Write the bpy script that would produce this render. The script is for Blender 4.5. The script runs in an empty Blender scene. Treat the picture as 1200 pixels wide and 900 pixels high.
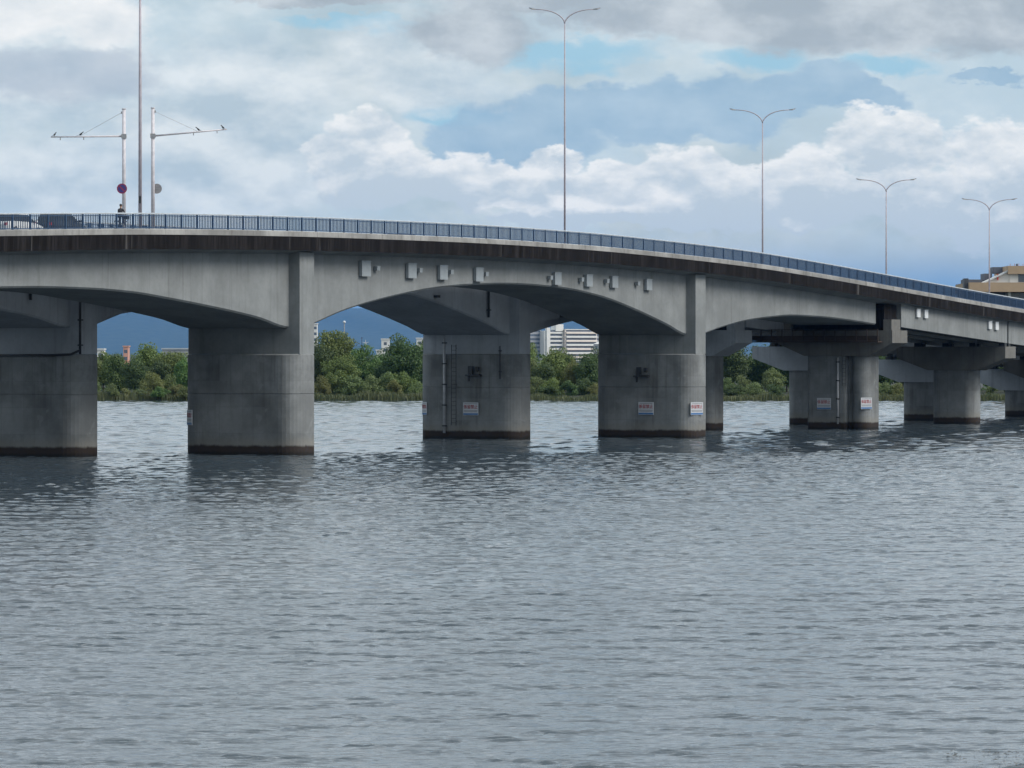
import bpy, bmesh, math, random
import numpy as np
from mathutils import Vector, Matrix

R_ = math.radians
scene = bpy.context.scene
# ------------------------------------------------------------------ camera
CAM_H = 7.0
cam_d = bpy.data.cameras.new('camera'); cam = bpy.data.objects.new('camera', cam_d)
scene.collection.objects.link(cam); scene.camera = cam
cam.location = (0, 0, CAM_H); cam.rotation_euler = (R_(90), 0, 0)
cam_d.sensor_width = 36.0; cam_d.lens = 150.0
cam_d.shift_y = -0.03                    # horizon a little above the middle
cam_d.clip_start = 1.0; cam_d.clip_end = 60000.0
# ------------------------------------------------------------------ render look
scene.view_settings.view_transform = 'Standard'; scene.view_settings.look = 'None'
scene.view_settings.exposure = 0.0; scene.view_settings.gamma = 1.0
scene.render.engine = 'CYCLES'
cy = scene.cycles
cy.use_denoising = True
try: cy.denoiser = 'OPENIMAGEDENOISE'
except Exception: pass
cy.max_bounces = 8; cy.diffuse_bounces = 4; cy.glossy_bounces = 4; cy.volume_bounces = 1
cy.caustics_reflective = True; cy.blur_glossy = 1.0; cy.caustics_refractive = False
cy.use_adaptive_sampling = True; cy.adaptive_threshold = .02
# ------------------------------------------------------------------ sun
SUN = Vector((0.70, -0.28, 0.66)).normalized()          # towards the sun
sun_d = bpy.data.lights.new('sun', 'SUN'); sun_d.energy = 2.9; sun_d.angle = R_(32); sun_d.color = (1.0, 0.95, 0.88)
sun = bpy.data.objects.new('sun', sun_d); scene.collection.objects.link(sun)
sun.rotation_euler = SUN.to_track_quat('Z', 'Y').to_euler(); sun.location = (60, -60, 80)

# ------------------------------------------------------------------ node helpers
class G:
    def __init__(s, tree): s.t = tree; s.n = tree.nodes; s.l = tree.links
    def new(s, kind, **kw):
        n = s.n.new(kind)
        for k, v in kw.items(): setattr(n, k, v)
        return n
    def put(s, sock, v):
        if isinstance(v, bpy.types.NodeSocket): s.l.new(v, sock)
        elif v is not None:
            if hasattr(sock.default_value, '__len__') and not hasattr(v, '__len__'): v = [v] * len(sock.default_value)
            if hasattr(v, '__len__') and len(sock.default_value) == 4 and len(v) == 3: v = (*v, 1)
            sock.default_value = v
    def m(s, op, a, b=None, c=None, clamp=False):
        n = s.new('ShaderNodeMath', operation=op); n.use_clamp = clamp
        for i, v in enumerate((a, b, c)):
            if v is not None: s.put(n.inputs[i], v)
        return n.outputs[0]
    def vm(s, op, a, b=None, c=None):
        n = s.new('ShaderNodeVectorMath', operation=op)
        for i, v in enumerate((a, b, c)):
            if v is not None: s.put(n.inputs[i], v)
        return n.outputs['Value'] if op in ('DOT_PRODUCT', 'LENGTH') else n.outputs[0]
    def scale(s, v, k):
        n = s.new('ShaderNodeVectorMath', operation='SCALE'); s.put(n.inputs[0], v); s.put(n.inputs[3], k); return n.outputs[0]
    def noise(s, vec, scale=1, detail=4, rough=.5, dist=0.0, col=False):
        n = s.new('ShaderNodeTexNoise'); s.put(n.inputs['Vector'], vec); s.put(n.inputs['Scale'], scale)
        s.put(n.inputs['Detail'], detail); s.put(n.inputs['Roughness'], rough); s.put(n.inputs['Distortion'], dist)
        return n.outputs['Color' if col else 'Fac']
    def sstep(s, v, lo, hi, a=0.0, b=1.0):
        n = s.new('ShaderNodeMapRange', interpolation_type='SMOOTHSTEP')
        s.put(n.inputs[0], v); s.put(n.inputs[1], lo); s.put(n.inputs[2], hi); s.put(n.inputs[3], a); s.put(n.inputs[4], b)
        return n.outputs[0]
    def lin(s, v, lo, hi, a=0.0, b=1.0):
        n = s.new('ShaderNodeMapRange'); 
        s.put(n.inputs[0], v); s.put(n.inputs[1], lo); s.put(n.inputs[2], hi); s.put(n.inputs[3], a); s.put(n.inputs[4], b)
        return n.outputs[0]
    def mix(s, f, a, b, mode='MIX'):
        n = s.new('ShaderNodeMix', data_type='RGBA', blend_type=mode)
        s.put(n.inputs['Factor'], f); s.put(n.inputs[6], a); s.put(n.inputs[7], b)
        return n.outputs[2]
    def xyz(s, v):
        n = s.new('ShaderNodeSeparateXYZ'); s.put(n.inputs[0], v); return n.outputs
    def comb(s, x, y, z):
        n = s.new('ShaderNodeCombineXYZ'); s.put(n.inputs[0], x); s.put(n.inputs[1], y); s.put(n.inputs[2], z); return n.outputs[0]

# ------------------------------------------------------------------ world: daylight sky with broken cloud
world = bpy.data.worlds.new('World'); scene.world = world; world.use_nodes = True
def build_sky():
    t = world.node_tree; t.nodes.clear(); g = G(t)
    sky = g.new('ShaderNodeTexSky', sky_type='NISHITA'); sky.sun_disc = False
    sky.sun_elevation = math.asin(SUN.z); sky.sun_rotation = math.atan2(SUN.x, SUN.y)
    sky.air_density = 1.0; sky.dust_density = 0.6; sky.ozone_density = 2.0
    clear = g.scale(sky.outputs[0], 0.085)
    d = g.vm('NORMALIZE', g.new('ShaderNodeTexCoord').outputs['Generated'])
    x, y, z = g.xyz(d)
    # direction as azimuth / elevation, in units of 1/5000 rad
    az = g.m('ARCTAN2', x, y); el = g.m('ARCSINE', z)
    U = g.m('MULTIPLY_ADD', az, 5000, 600); V = g.m('MULTIPLY_ADD', el, -5000, 414)
    dz = g.comb(x, y, g.m('MULTIPLY', z, 1.9))
    w1 = g.noise(dz, 26, 6, .55, col=True); w2 = g.noise(g.vm('ADD', dz, (3.1, 1.7, 5.2)), 95, 6, .6, col=True)
    p = g.comb(U, V, 0.0)
    p = g.vm('ADD', p, g.vm('MULTIPLY', g.vm('SUBTRACT', w1, (.5, .5, .5)), (130, 80, 0)))
    p = g.vm('ADD', p, g.vm('MULTIPLY', g.vm('SUBTRACT', w2, (.5, .5, .5)), (60, 46, 0)))
    nA = g.noise(dz, 13, 7, .55); nB = g.noise(g.vm('ADD', dz, (7, 2, 1)), 38, 7, .6); 
    nC = g.noise(g.vm('ADD', dz, (7, 2, 1.013)), 38, 7, .6)          # a little higher: relief light
    rel = g.m('MULTIPLY', g.m('SUBTRACT', nB, nC), 3.0)
    def field(blobs, q=p):
        acc = None
        for (u, v, ru, rv) in blobs:
            k = g.vm('MULTIPLY_ADD', q, (1 / ru, 1 / rv, 0), (-u / ru, -v / rv, 0))
            dd = g.vm('DOT_PRODUCT', k, k)
            acc = dd if acc is None else g.m('SMOOTH_MIN', acc, dd, .35)
        return g.m('SUBTRACT', 1.0, acc)
    def lay(col, colour, f, lo, hi, op=1.0):
        mk = g.sstep(f, lo, hi)
        return g.mix(g.m('MULTIPLY', mk, op), col, colour)
    def shade(lo, hi, k=.5, base=None):
        f = g.m('ADD', g.m('MULTIPLY', rel, k), base if base is not None else .5, clamp=True)
        return g.mix(f, lo, hi)
    col = clear
    # high thin veil over the whole sky
    veil = g.mix(g.sstep(nB, .35, .7), (.60, .73, .79), (.80, .88, .89))
    col = g.mix(g.sstep(nA, .30, .62, .45, .94), col, veil)
    # broken cloud above the view, all round, brightened to light the water
    hi_only = g.sstep(V, 60, -160)
    gm = g.m('MULTIPLY', g.sstep(nB, .45, .62), hi_only)
    col = g.mix(g.m('MULTIPLY', gm, .8), col, g.mix(g.sstep(nA, .35, .65), (.92, 1.0, 1.08), (1.22, 1.25, 1.27)))
    # openings of blue
    col = lay(col, (.36, .62, .76), field([(672, 66, 95, 20), (880, 70, 70, 16), (535, 132, 60, 16), (420, 30, 90, 10), (1050, 80, 70, 16)]), -.3, .9, .85)
    # blue air low over the horizon
    low = g.m('MULTIPLY', g.sstep(g.m('ADD', V, g.m('MULTIPLY', nB, 60)), 305, 385), g.sstep(g.m('ABSOLUTE', az), .8, .25))
    col = g.mix(g.m('MULTIPLY', low, .95), col, (.25, .41, .57))
    # bluish far cumulus
    f = field([(600, 150, 70, 42), (650, 130, 60, 36), (705, 125, 62, 36), (770, 135, 70, 42), (850, 128, 80, 40), (905, 115, 60, 36), (960, 103, 62, 34), (1010, 120, 60, 24), (560, 165, 60, 34), (1165, 99, 50, 10), (640, 170, 90, 30)])
    col = lay(col, g.mix(g.m('MULTIPLY_ADD', rel, .5, .5, clamp=True), (.29, .46, .61), (.50, .65, .75)), g.m('ADD', f, g.m('MULTIPLY_ADD', nB, 1.5, -.78)), -.12, .34, .85)
    # grey-white bank on the left and middle
    f = field([(90, 100, 150, 50), (300, 100, 130, 60), (470, 70, 130, 50), (200, 190, 260, 60), (60, 220, 160, 40), (330, 210, 120, 40), (250, 150, 150, 50), (500, 105, 110, 30)])
    col = lay(col, shade((.53, .635, .69), (.88, .925, .92), 1.0), f, -.3, .8, .8)
    # white cumulus
    cum = [(432, 160, 42, 34), (405, 195, 55, 36), (470, 200, 60, 40), (430, 225, 60, 26), (525, 205, 46, 34), (560, 215, 55, 34), (655, 188, 46, 18), (640, 218, 80, 28),
           (735, 222, 70, 30), (800, 208, 60, 34), (850, 225, 80, 36), (800, 245, 120, 26), (930, 205, 60, 32), (960, 235, 90, 36), (1040, 170, 80, 40), (1090, 235, 90, 40), (1170, 195, 70, 60), (700, 255, 120, 18), (1150, 250, 90, 30)]
    f = field(cum)
    f2 = field(cum, g.vm('ADD', p, (6, 17, 0)))
    edge = g.m('MULTIPLY_ADD', g.m('SUBTRACT', f2, f), .85, .36)
    rel2 = g.m('SUBTRACT', g.noise(g.vm('ADD', dz, (1, 2, 9)), 120, 6, .6), g.noise(g.vm('ADD', dz, (1.0005, 2, 9.0045)), 120, 6, .6))
    edge = g.m('ADD', edge, g.m('MULTIPLY_ADD', rel2, 1.4, g.m('MULTIPLY', rel, .8)), clamp=True)
    col = lay(col, g.mix(edge, (.62, .70, .735), (1.0, 1.0, .96)), g.m('MULTIPLY_ADD', rel2, .8, f), -.12, .30, .96)
    # bright cloud in the upper left corner
    f = field([(40, 22, 110, 40), (130, 30, 60, 40), (-60, 30, 80, 60)])
    col = lay(col, shade((.72, .78, .80), (1.0, 1.0, .97), .8, .62), f, -.3, .6, .95)
    f = field([(30, 92, 130, 26), (140, 88, 60, 22)])
    col = lay(col, (.47, .54, .61), f, -.5, .9, .65)
    # grey sheet across the top right
    f = field([(1010, 22, 220, 44), (800, 18, 150, 34), (1180, 30, 160, 46), (620, -12, 140, 30), (560, 40, 90, 34), (360, -4, 130, 12)])
    col = lay(col, g.mix(g.sstep(nB, .35, .68), (.42, .475, .51), (.67, .72, .74)), f, -.35, .45, .9)
    bg = g.new('ShaderNodeBackground'); g.put(bg.inputs[0], col); bg.inputs[1].default_value = 1.0
    out = g.new('ShaderNodeOutputWorld'); g.l.new(bg.outputs[0], out.inputs[0])
build_sky()

# ------------------------------------------------------------------ materials
MATS = {}
def new_mat(name):
    m = bpy.data.materials.new(name); m.use_nodes = True
    m.node_tree.nodes.clear(); g = G(m.node_tree)
    b = g.new('ShaderNodeBsdfPrincipled'); o = g.new('ShaderNodeOutputMaterial'); g.l.new(b.outputs[0], o.inputs[0])
    MATS[name] = m
    return m, g, b, o
def plain(name, col, rough=.6, metal=0.0, var=.12, scale=3.0):
    m, g, b, o = new_mat(name)
    tc = g.new('ShaderNodeTexCoord').outputs['Object']
    n = g.noise(tc, scale, 4, .6)
    c = g.mix(g.sstep(n, .3, .7), tuple(x * (1 - var) for x in col), tuple(min(1, x * (1 + var)) for x in col))
    g.put(b.inputs['Base Color'], c); b.inputs['Roughness'].default_value = rough; b.inputs['Metallic'].default_value = metal
    return m
def bump(g, b, h, strength=.3, dist=.02):
    n = g.new('ShaderNodeBump'); n.inputs['Strength'].default_value = strength; n.inputs['Distance'].default_value = dist
    g.put(n.inputs['Height'], h); g.l.new(n.outputs[0], b.inputs['Normal'])
def concrete(name, base, streak=.35, mott=.2, water=False, stain=(.05, .048, .045), cast=None):
    m, g, b, o = new_mat(name)
    tc = g.new('ShaderNodeTexCoord').outputs['Object']
    x, y, z = g.xyz(tc)
    big = g.noise(tc, .35, 5, .6); fine = g.noise(tc, 3.0, 6, .65)
    st = g.noise(g.vm('MULTIPLY', tc, (1.3, 1.3, .07)), 1.6, 5, .6)
    st2 = g.noise(g.vm('MULTIPLY', tc, (5.0, 5.0, .12)), 1.3, 4, .6)
    c = g.mix(g.sstep(big, .3, .7), tuple(v * (1 - mott) for v in base), tuple(v * (1 + mott) for v in base))
    c = g.mix(g.m('MULTIPLY', g.sstep(fine, .42, .75), .35), c, tuple(v * .72 for v in base))
    c = g.mix(g.m('MULTIPLY', g.sstep(st, .52, .75), streak), c, stain)
    c = g.mix(g.m('MULTIPLY', g.sstep(st2, .58, .78), streak * .8), c, stain)
    lf = g.sstep(g.noise(g.vm('MULTIPLY', tc, (3.0, 3.0, .05)), 1.1, 3, .5), .64, .74)
    c = g.mix(g.m('MULTIPLY', lf, .3), c, tuple(min(1, v * 1.45) for v in base))
    if water:
        pl = g.m('PINGPONG', g.m('ADD', y, .35), .9); pz = g.m('PINGPONG', g.m('ADD', z, .3), .9)
        ln = g.m('MAXIMUM', g.sstep(pl, .035, .0), g.sstep(pz, .03, .0))
        cell = g.new('ShaderNodeTexWhiteNoise'); g.put(cell.inputs['Vector'], g.comb(g.m('FLOOR', g.m('DIVIDE', g.m('ADD', y, .35), 1.8)), g.m('FLOOR', g.m('DIVIDE', g.m('ADD', z, .3), 1.8)), 0.0))
        c = g.mix(g.m('MULTIPLY', ln, g.sstep(big, .35, .65, .1, .45)), c, tuple(v * .5 for v in base))
        c = g.mix(g.m('MULTIPLY', cell.outputs['Value'], .34), c, tuple(v * 1.5 for v in base))
        ru = g.sstep(g.noise(g.vm('MULTIPLY', tc, (2.2, 2.2, .10)), 1.0, 5, .6), .64, .78)
        c = g.mix(g.m('MULTIPLY', ru, .6), c, (.060, .048, .040))
        pt = g.sstep(g.noise(g.vm('ADD', tc, (9, 4, 2)), .9, 3, .5), .66, .70); c = g.mix(g.m('MULTIPLY', pt, .3), c, tuple(v * 1.6 for v in base))
        wob = g.m('ADD', g.m('MULTIPLY_ADD', g.noise(tc, .8, 4, .6), .30, z), g.m('MULTIPLY', g.noise(g.vm('MULTIPLY', tc, (4, 4, 1.2)), 2.0, 4, .7), .28)); wob = g.m('SUBTRACT', wob, .16)
        c = g.mix(g.m('MULTIPLY', g.sstep(wob, 1.55, .9), .45), c, (.22, .205, .175))
        c = g.mix(g.sstep(wob, .88, .68), c, (.034, .025, .021))
        c = g.mix(g.sstep(wob, .45, .2), c, (.014, .013, .012))
    g.put(b.inputs['Base Color'], c); b.inputs['Roughness'].default_value = .88
    b.inputs['Specular IOR Level'].default_value = .3
    bump(g, b, g.m('ADD', fine, g.m('MULTIPLY', big, .5)), .35, .02)
    return m
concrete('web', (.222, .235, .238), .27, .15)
concrete('pier', (.178, .186, .188), .55, .38, water=True)
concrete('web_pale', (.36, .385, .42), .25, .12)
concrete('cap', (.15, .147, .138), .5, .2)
concrete('curb', (.30, .295, .285), .7, .3, stain=(.12, .11, .10))
def fascia_mat():
    m, g, b, o = new_mat('fascia')
    tc = g.new('ShaderNodeTexCoord').outputs['Object']
    st = g.noise(g.vm('MULTIPLY', tc, (1.0, 1.0, .12)), 1.6, 6, .65)
    s2 = g.noise(g.vm('MULTIPLY', tc, (4.0, 4.0, .15)), 1.4, 4, .6)
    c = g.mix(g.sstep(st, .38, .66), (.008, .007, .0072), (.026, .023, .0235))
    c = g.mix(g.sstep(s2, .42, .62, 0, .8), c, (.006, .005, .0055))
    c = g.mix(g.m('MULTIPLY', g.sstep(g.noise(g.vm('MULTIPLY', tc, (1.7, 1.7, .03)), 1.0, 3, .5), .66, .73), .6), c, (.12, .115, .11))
    g.put(b.inputs['Base Color'], c); b.inputs['Roughness'].default_value = .9; b.inputs['Specular IOR Level'].default_value = .12
    bump(g, b, st, .3, .02)
fascia_mat()
plain('rail_blue', (.030, .066, .135), .45, 0, .15)
plain('rail_top', (.58, .62, .66), .35, .3, .1)
plain('asphalt', (.05, .05, .052), .9)
plain('galv', (.36, .36, .37), .5, .5)
plain('pole_white', (.60, .57, .60), .5)
plain('pole_lamp', (.40, .36, .40), .55)
plain('dark_steel', (.025, .028, .032), .55)
plain('brown_steel', (.045, .030, .024), .7)
plain('pipe_grey', (.42, .43, .45), .5)
plain('pipe_black', (.014, .015, .018), .5)
plain('box_grey', (.29, .32, .34), .5, .1, .06)
plain('box_white', (.62, .64, .66), .5, .0, .05)
plain('sign_white', (.50, .52, .55), .5, 0, .04)
plain('sign_red', (.30, .02, .028), .5, 0, .05)
plain('sign_blue', (.06, .16, .36), .5, 0, .05)
plain('sign_grey', (.20, .20, .22), .5, 0, .1)
plain('ns_blue', (.045, .035, .17), .5, 0, .05)
plain('ns_red', (.24, .025, .07), .5, 0, .05)
plain('sign_back', (.30, .29, .30), .5, .3)
plain('bird', (.035, .035, .04), .7)
plain('tyre', (.02, .02, .02), .8)
plain('rim', (.5, .5, .52), .35, .7)
plain('car_white', (.72, .73, .74), .25, 0, .02)
plain('car_dark', (.03, .035, .045), .25, .2, .02)
plain('car_blue', (.05, .07, .12), .3, .2, .02)
plain('glass_dark', (.015, .018, .022), .08)
plain('lamp_red', (.35, .02, .02), .3)
plain('lamp_clear', (.7, .7, .68), .2)
plain('skin', (.42, .25, .18), .55)
plain('cloth_dark', (.022, .022, .030), .85)
plain('hair', (.012, .010, .009), .6)
plain('bark', (.055, .042, .030), .9)
plain('bld_tan', (.40, .29, .19), .8, 0, .08, .3)
plain('bld_white', (.70, .69, .66), .8, 0, .06, .2)
plain('bld_pinkish', (.58, .30, .22), .8, 0, .06, .2)
plain('bld_cream', (.78, .69, .62), .8, 0, .06, .2)
plain('bld_grey', (.30, .31, .33), .8, 0, .08, .2)
plain('bld_dark', (.05, .055, .065), .5, 0, .2, .4)
plain('bld_window', (.10, .12, .15), .15, 0, .2, .5)
plain('bld_rail', (.10, .11, .14), .6, 0, .2, .5)
plain('roof_pale', (.42, .46, .50), .5, 0, .08, .2)
plain('bld_red', (.42, .05, .04), .6)

def leaf_mat(name, c1, c2, c3):
    m, g, b, o = new_mat(name)
    tc = g.new('ShaderNodeTexCoord').outputs['Object']
    oi = g.new('ShaderNodeObjectInfo').outputs['Random']
    n = g.noise(tc, .55, 3, .6); n2 = g.noise(tc, 3.0, 2, .6)
    c = g.mix(g.sstep(n, .35, .65), c1, c2)
    c = g.mix(g.sstep(n2, .45, .75, 0, .7), c, c3)
    hsv = g.new('ShaderNodeHueSaturation'); g.put(hsv.inputs['Color'], c)
    g.put(hsv.inputs['Hue'], g.lin(oi, 0, 1, .485, .515)); g.put(hsv.inputs['Value'], g.lin(oi, 0, 1, .85, 1.2))
    g.put(b.inputs['Base Color'], hsv.outputs[0]); b.inputs['Roughness'].default_value = .6
    tr = g.new('ShaderNodeBsdfTranslucent'); g.put(tr.inputs[0], hsv.outputs[0])
    mx = g.new('ShaderNodeMixShader'); mx.inputs[0].default_value = .25
    g.l.new(b.outputs[0], mx.inputs[1]); g.l.new(tr.outputs[0], mx.inputs[2]); g.l.new(mx.outputs[0], o.inputs[0])
leaf_mat('leaf_olive', (.094, .141, .032), (.150, .202, .052), (.222, .262, .074))
leaf_mat('leaf_dark', (.043, .076, .023), (.071, .115, .031), (.116, .166, .045))
leaf_mat('leaf_bright', (.060, .122, .028), (.098, .170, .040), (.140, .205, .060))
leaf_mat('leaf_shrub', (.095, .136, .045), (.151, .198, .064), (.227, .264, .103))
leaf_mat('leaf_yellow', (.146, .166, .046), (.185, .205, .066), (.225, .238, .093))
leaf_mat('reed', (.076, .108, .041), (.120, .145, .057), (.189, .189, .089))
leaf_mat('weed', (.085, .075, .060), (.110, .095, .075), (.140, .120, .095))
def mountain_mat():
    m, g, b, o = new_mat('mountain')
    tc = g.new('ShaderNodeTexCoord').outputs['Object']
    c = g.mix(g.sstep(g.noise(tc, .02, 6, .6), .35, .65), (.022, .040, .022), (.045, .065, .035))
    g.put(b.inputs['Base Color'], c); b.inputs['Roughness'].default_value = 1
mountain_mat()
plain('soil', (.022, .027, .012), .95, 0, .4, .3)

def water_mat():
    m, g, b, o = new_mat('water')
    pos = g.new('ShaderNodeNewGeometry').outputs['Position']
    x, y, z = g.xyz(pos)
    b.inputs['Base Color'].default_value = (.040, .055, .068, 1); b.inputs['IOR'].default_value = 1.333
    b.inputs['Roughness'].default_value = .045; b.inputs['Specular IOR Level'].default_value = .5
    h = g.noise(g.vm('MULTIPLY', pos, (.55, 1, 1)), 9.0, 3, .6)
    n = g.new('ShaderNodeBump'); n.inputs['Distance'].default_value = .014; n.inputs['Strength'].default_value = .7
    g.put(n.inputs['Height'], h); g.l.new(n.outputs[0], b.inputs['Normal'])
water_mat()

# ------------------------------------------------------------------ object helpers
C = scene.collection
def mesh(name, verts, faces, smooth=False):
    me = bpy.data.meshes.new(name); me.from_pydata([tuple(map(float, v)) for v in verts], [], [tuple(f) for f in faces]); me.update()
    if smooth: me.polygons.foreach_set('use_smooth', [True] * len(me.polygons))
    return me
def obj(name, me, mat=None, parent=None, loc=None, rotz=None):
    o = bpy.data.objects.new(name, me); C.objects.link(o)
    if mat is not None and len(me.materials) == 0: me.materials.append(MATS[mat])
    if parent is not None: o.parent = parent
    if loc is not None: o.location = loc
    if rotz is not None: o.rotation_euler = (0, 0, rotz)
    return o
def thing(name, label, cat, loc=(0, 0, 0), rotz=0.0, group=None):
    o = bpy.data.objects.new(name, None); C.objects.link(o); o.location = loc; o.rotation_euler = (0, 0, rotz)
    o.empty_display_size = .3
    return tag(o, label, cat, group)
def tag(o, label, cat, group=None):
    o['label'] = label; o['category'] = cat
    if group: o['group'] = group
    return o
class MB:
    def __init__(s): s.v = []; s.f = []
    def add(s, vs, fs):
        k = len(s.v); s.v += [tuple(v) for v in vs]; s.f += [tuple(i + k for i in f) for f in fs]; return s
    def box(s, x0, x1, y0, y1, z0, z1):
        return s.add([(x0, y0, z0), (x1, y0, z0), (x1, y1, z0), (x0, y1, z0), (x0, y0, z1), (x1, y0, z1), (x1, y1, z1), (x0, y1, z1)],
                     [(3, 2, 1, 0), (4, 5, 6, 7), (0, 1, 5, 4), (1, 2, 6, 5), (2, 3, 7, 6), (3, 0, 4, 7)])
    def tube(s, pts, rads, n=8, cap=True):
        pts = [Vector(p) for p in pts]
        if not hasattr(rads, '__len__'): rads = [rads] * len(pts)
        k0 = len(s.v); up = Vector((0, 0, 1))
        for i, p in enumerate(pts):
            d = (pts[min(i + 1, len(pts) - 1)] - pts[max(i - 1, 0)]).normalized()
            a = d.cross(up if abs(d.z) < .95 else Vector((1, 0, 0))).normalized(); b_ = d.cross(a)
            for j in range(n):
                q = 2 * math.pi * j / n
                s.v.append(tuple(p + rads[i] * (math.cos(q) * a + math.sin(q) * b_)))
        for i in range(len(pts) - 1):
            for j in range(n):
                A = k0 + i * n + j; B = k0 + i * n + (j + 1) % n
                s.f.append((A, B, B + n, A + n))
        if cap:
            s.f.append(tuple(k0 + j for j in range(n))[::-1]); s.f.append(tuple(k0 + (len(pts) - 1) * n + j for j in range(n)))
        return s
    def prism(s, poly, z0, z1):            # poly in xy, anticlockwise
        n = len(poly)
        return s.add([(p[0], p[1], z0) for p in poly] + [(p[0], p[1], z1) for p in poly],
                     [tuple(range(n))[::-1], tuple(range(n, 2 * n))] + [(i, (i + 1) % n, (i + 1) % n + n, i + n) for i in range(n)])
    def rings(s, rings, close=True):       # list of equal-length vertex rings
        k0 = len(s.v); n = len(rings[0])
        for r in rings: s.v += [tuple(p) for p in r]
        for i in range(len(rings) - 1):
            for j in range(n): 
                A = k0 + i * n + j; B = k0 + i * n + (j + 1) % n
                s.f.append((A, B, B + n, A + n))
        if close: s.f.append(tuple(k0 + j for j in range(n))[::-1]); s.f.append(tuple(k0 + (len(rings) - 1) * n + j for j in range(n)))
        return s
    def me(s, name='mesh', smooth=False): 
        m = mesh(name, s.v, s.f, smooth)
        bm = bmesh.new(); bm.from_mesh(m); bmesh.ops.recalc_face_normals(bm, faces=bm.faces); bm.to_mesh(m); bm.free()
        return m
    def build(s, name, mat, parent=None, smooth=False, **k): return obj(name, s.me(name, smooth), mat, parent, **k)
def copy_tree(o, parent=None):
    c = o.copy(); C.objects.link(c)
    if parent is not None: c.parent = parent
    for ch in o.children: copy_tree(ch, c)
    return c

# ------------------------------------------------------------------ the place: bridge frame
D = Vector((.445, .8955, 0)).normalized(); NV = Vector((D.y, -D.x, 0)); ORG = Vector((-14.87, 293.9, 0)); ROT = math.atan2(D.y, D.x)
FAR_S, FAR_T = -10.2, -11.2
def W(s, t, z): return ORG + D * s + NV * t + Vector((0, 0, z))
def pchip(xs, ys):
    xs = np.array(xs, float); ys = np.array(ys, float); h = np.diff(xs); dl = np.diff(ys) / h
    m = np.zeros_like(xs); m[0] = dl[0]; m[-1] = dl[-1]
    for i in range(1, len(xs) - 1):
        m[i] = 0 if dl[i - 1] * dl[i] <= 0 else (h[i - 1] + h[i]) / (h[i - 1] / dl[i] + h[i] / dl[i - 1])
    def f(x):
        i = int(min(max(np.searchsorted(xs, x) - 1, 0), len(xs) - 2)); tt = (x - xs[i]) / h[i]
        return float((2*tt**3-3*tt**2+1)*ys[i] + (tt**3-2*tt**2+tt)*h[i]*m[i] + (-2*tt**3+3*tt**2)*ys[i+1] + (tt**3-tt**2)*h[i]*m[i+1])
    return f
RAIL = pchip([-150, -110, -70, -38.7, -18.7, 4.3, 26, 42, 59, 76.5, 90, 107.3, 121, 134.6, 145, 200, 260, 330, 400], [10.9, 12.6, 14.3, 15.50, 16.08, 16.42, 16.53, 16.45, 16.15, 15.66, 15.08, 14.22, 13.52, 12.84, 12.35, 10.2, 8.5, 7.4, 7.0])
SOFF = pchip([-43.7, -36, -31, -26.9, -21.8, -16.5, -11, -5.3, -1, 1, 2.7, 6.75, 11.8, 16.4, 19.7, 26.6, 33.7, 41.2, 47.7, 50.5, 55.3, 62, 65.9, 67.7, 69.7, 72.4, 79.5, 83.4, 88.6, 95, 102.3, 108.4],
             [10.5, 11.0, 11.07, 11.05, 10.9, 10.5, 10.0, 9.38, 8.72, 8.68, 9.05, 9.95, 10.75, 11.32, 11.66, 12.07, 12.24, 12.09, 11.64, 11.32, 10.57, 9.31, 8.5, 8.42, 8.64, 9.05, 9.85, 10.08, 10.28, 10.2, 9.93, 9.6])
PIERS_MAIN = [0.0, 66.8]
PIERS_APP = [-105.7, -74.7, -43.7, 110.5, 141.5, 172.5, 203.5, 234.5, 265.5, 296.5, 327.5]
S0, S1 = -106.0, 360.0
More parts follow.
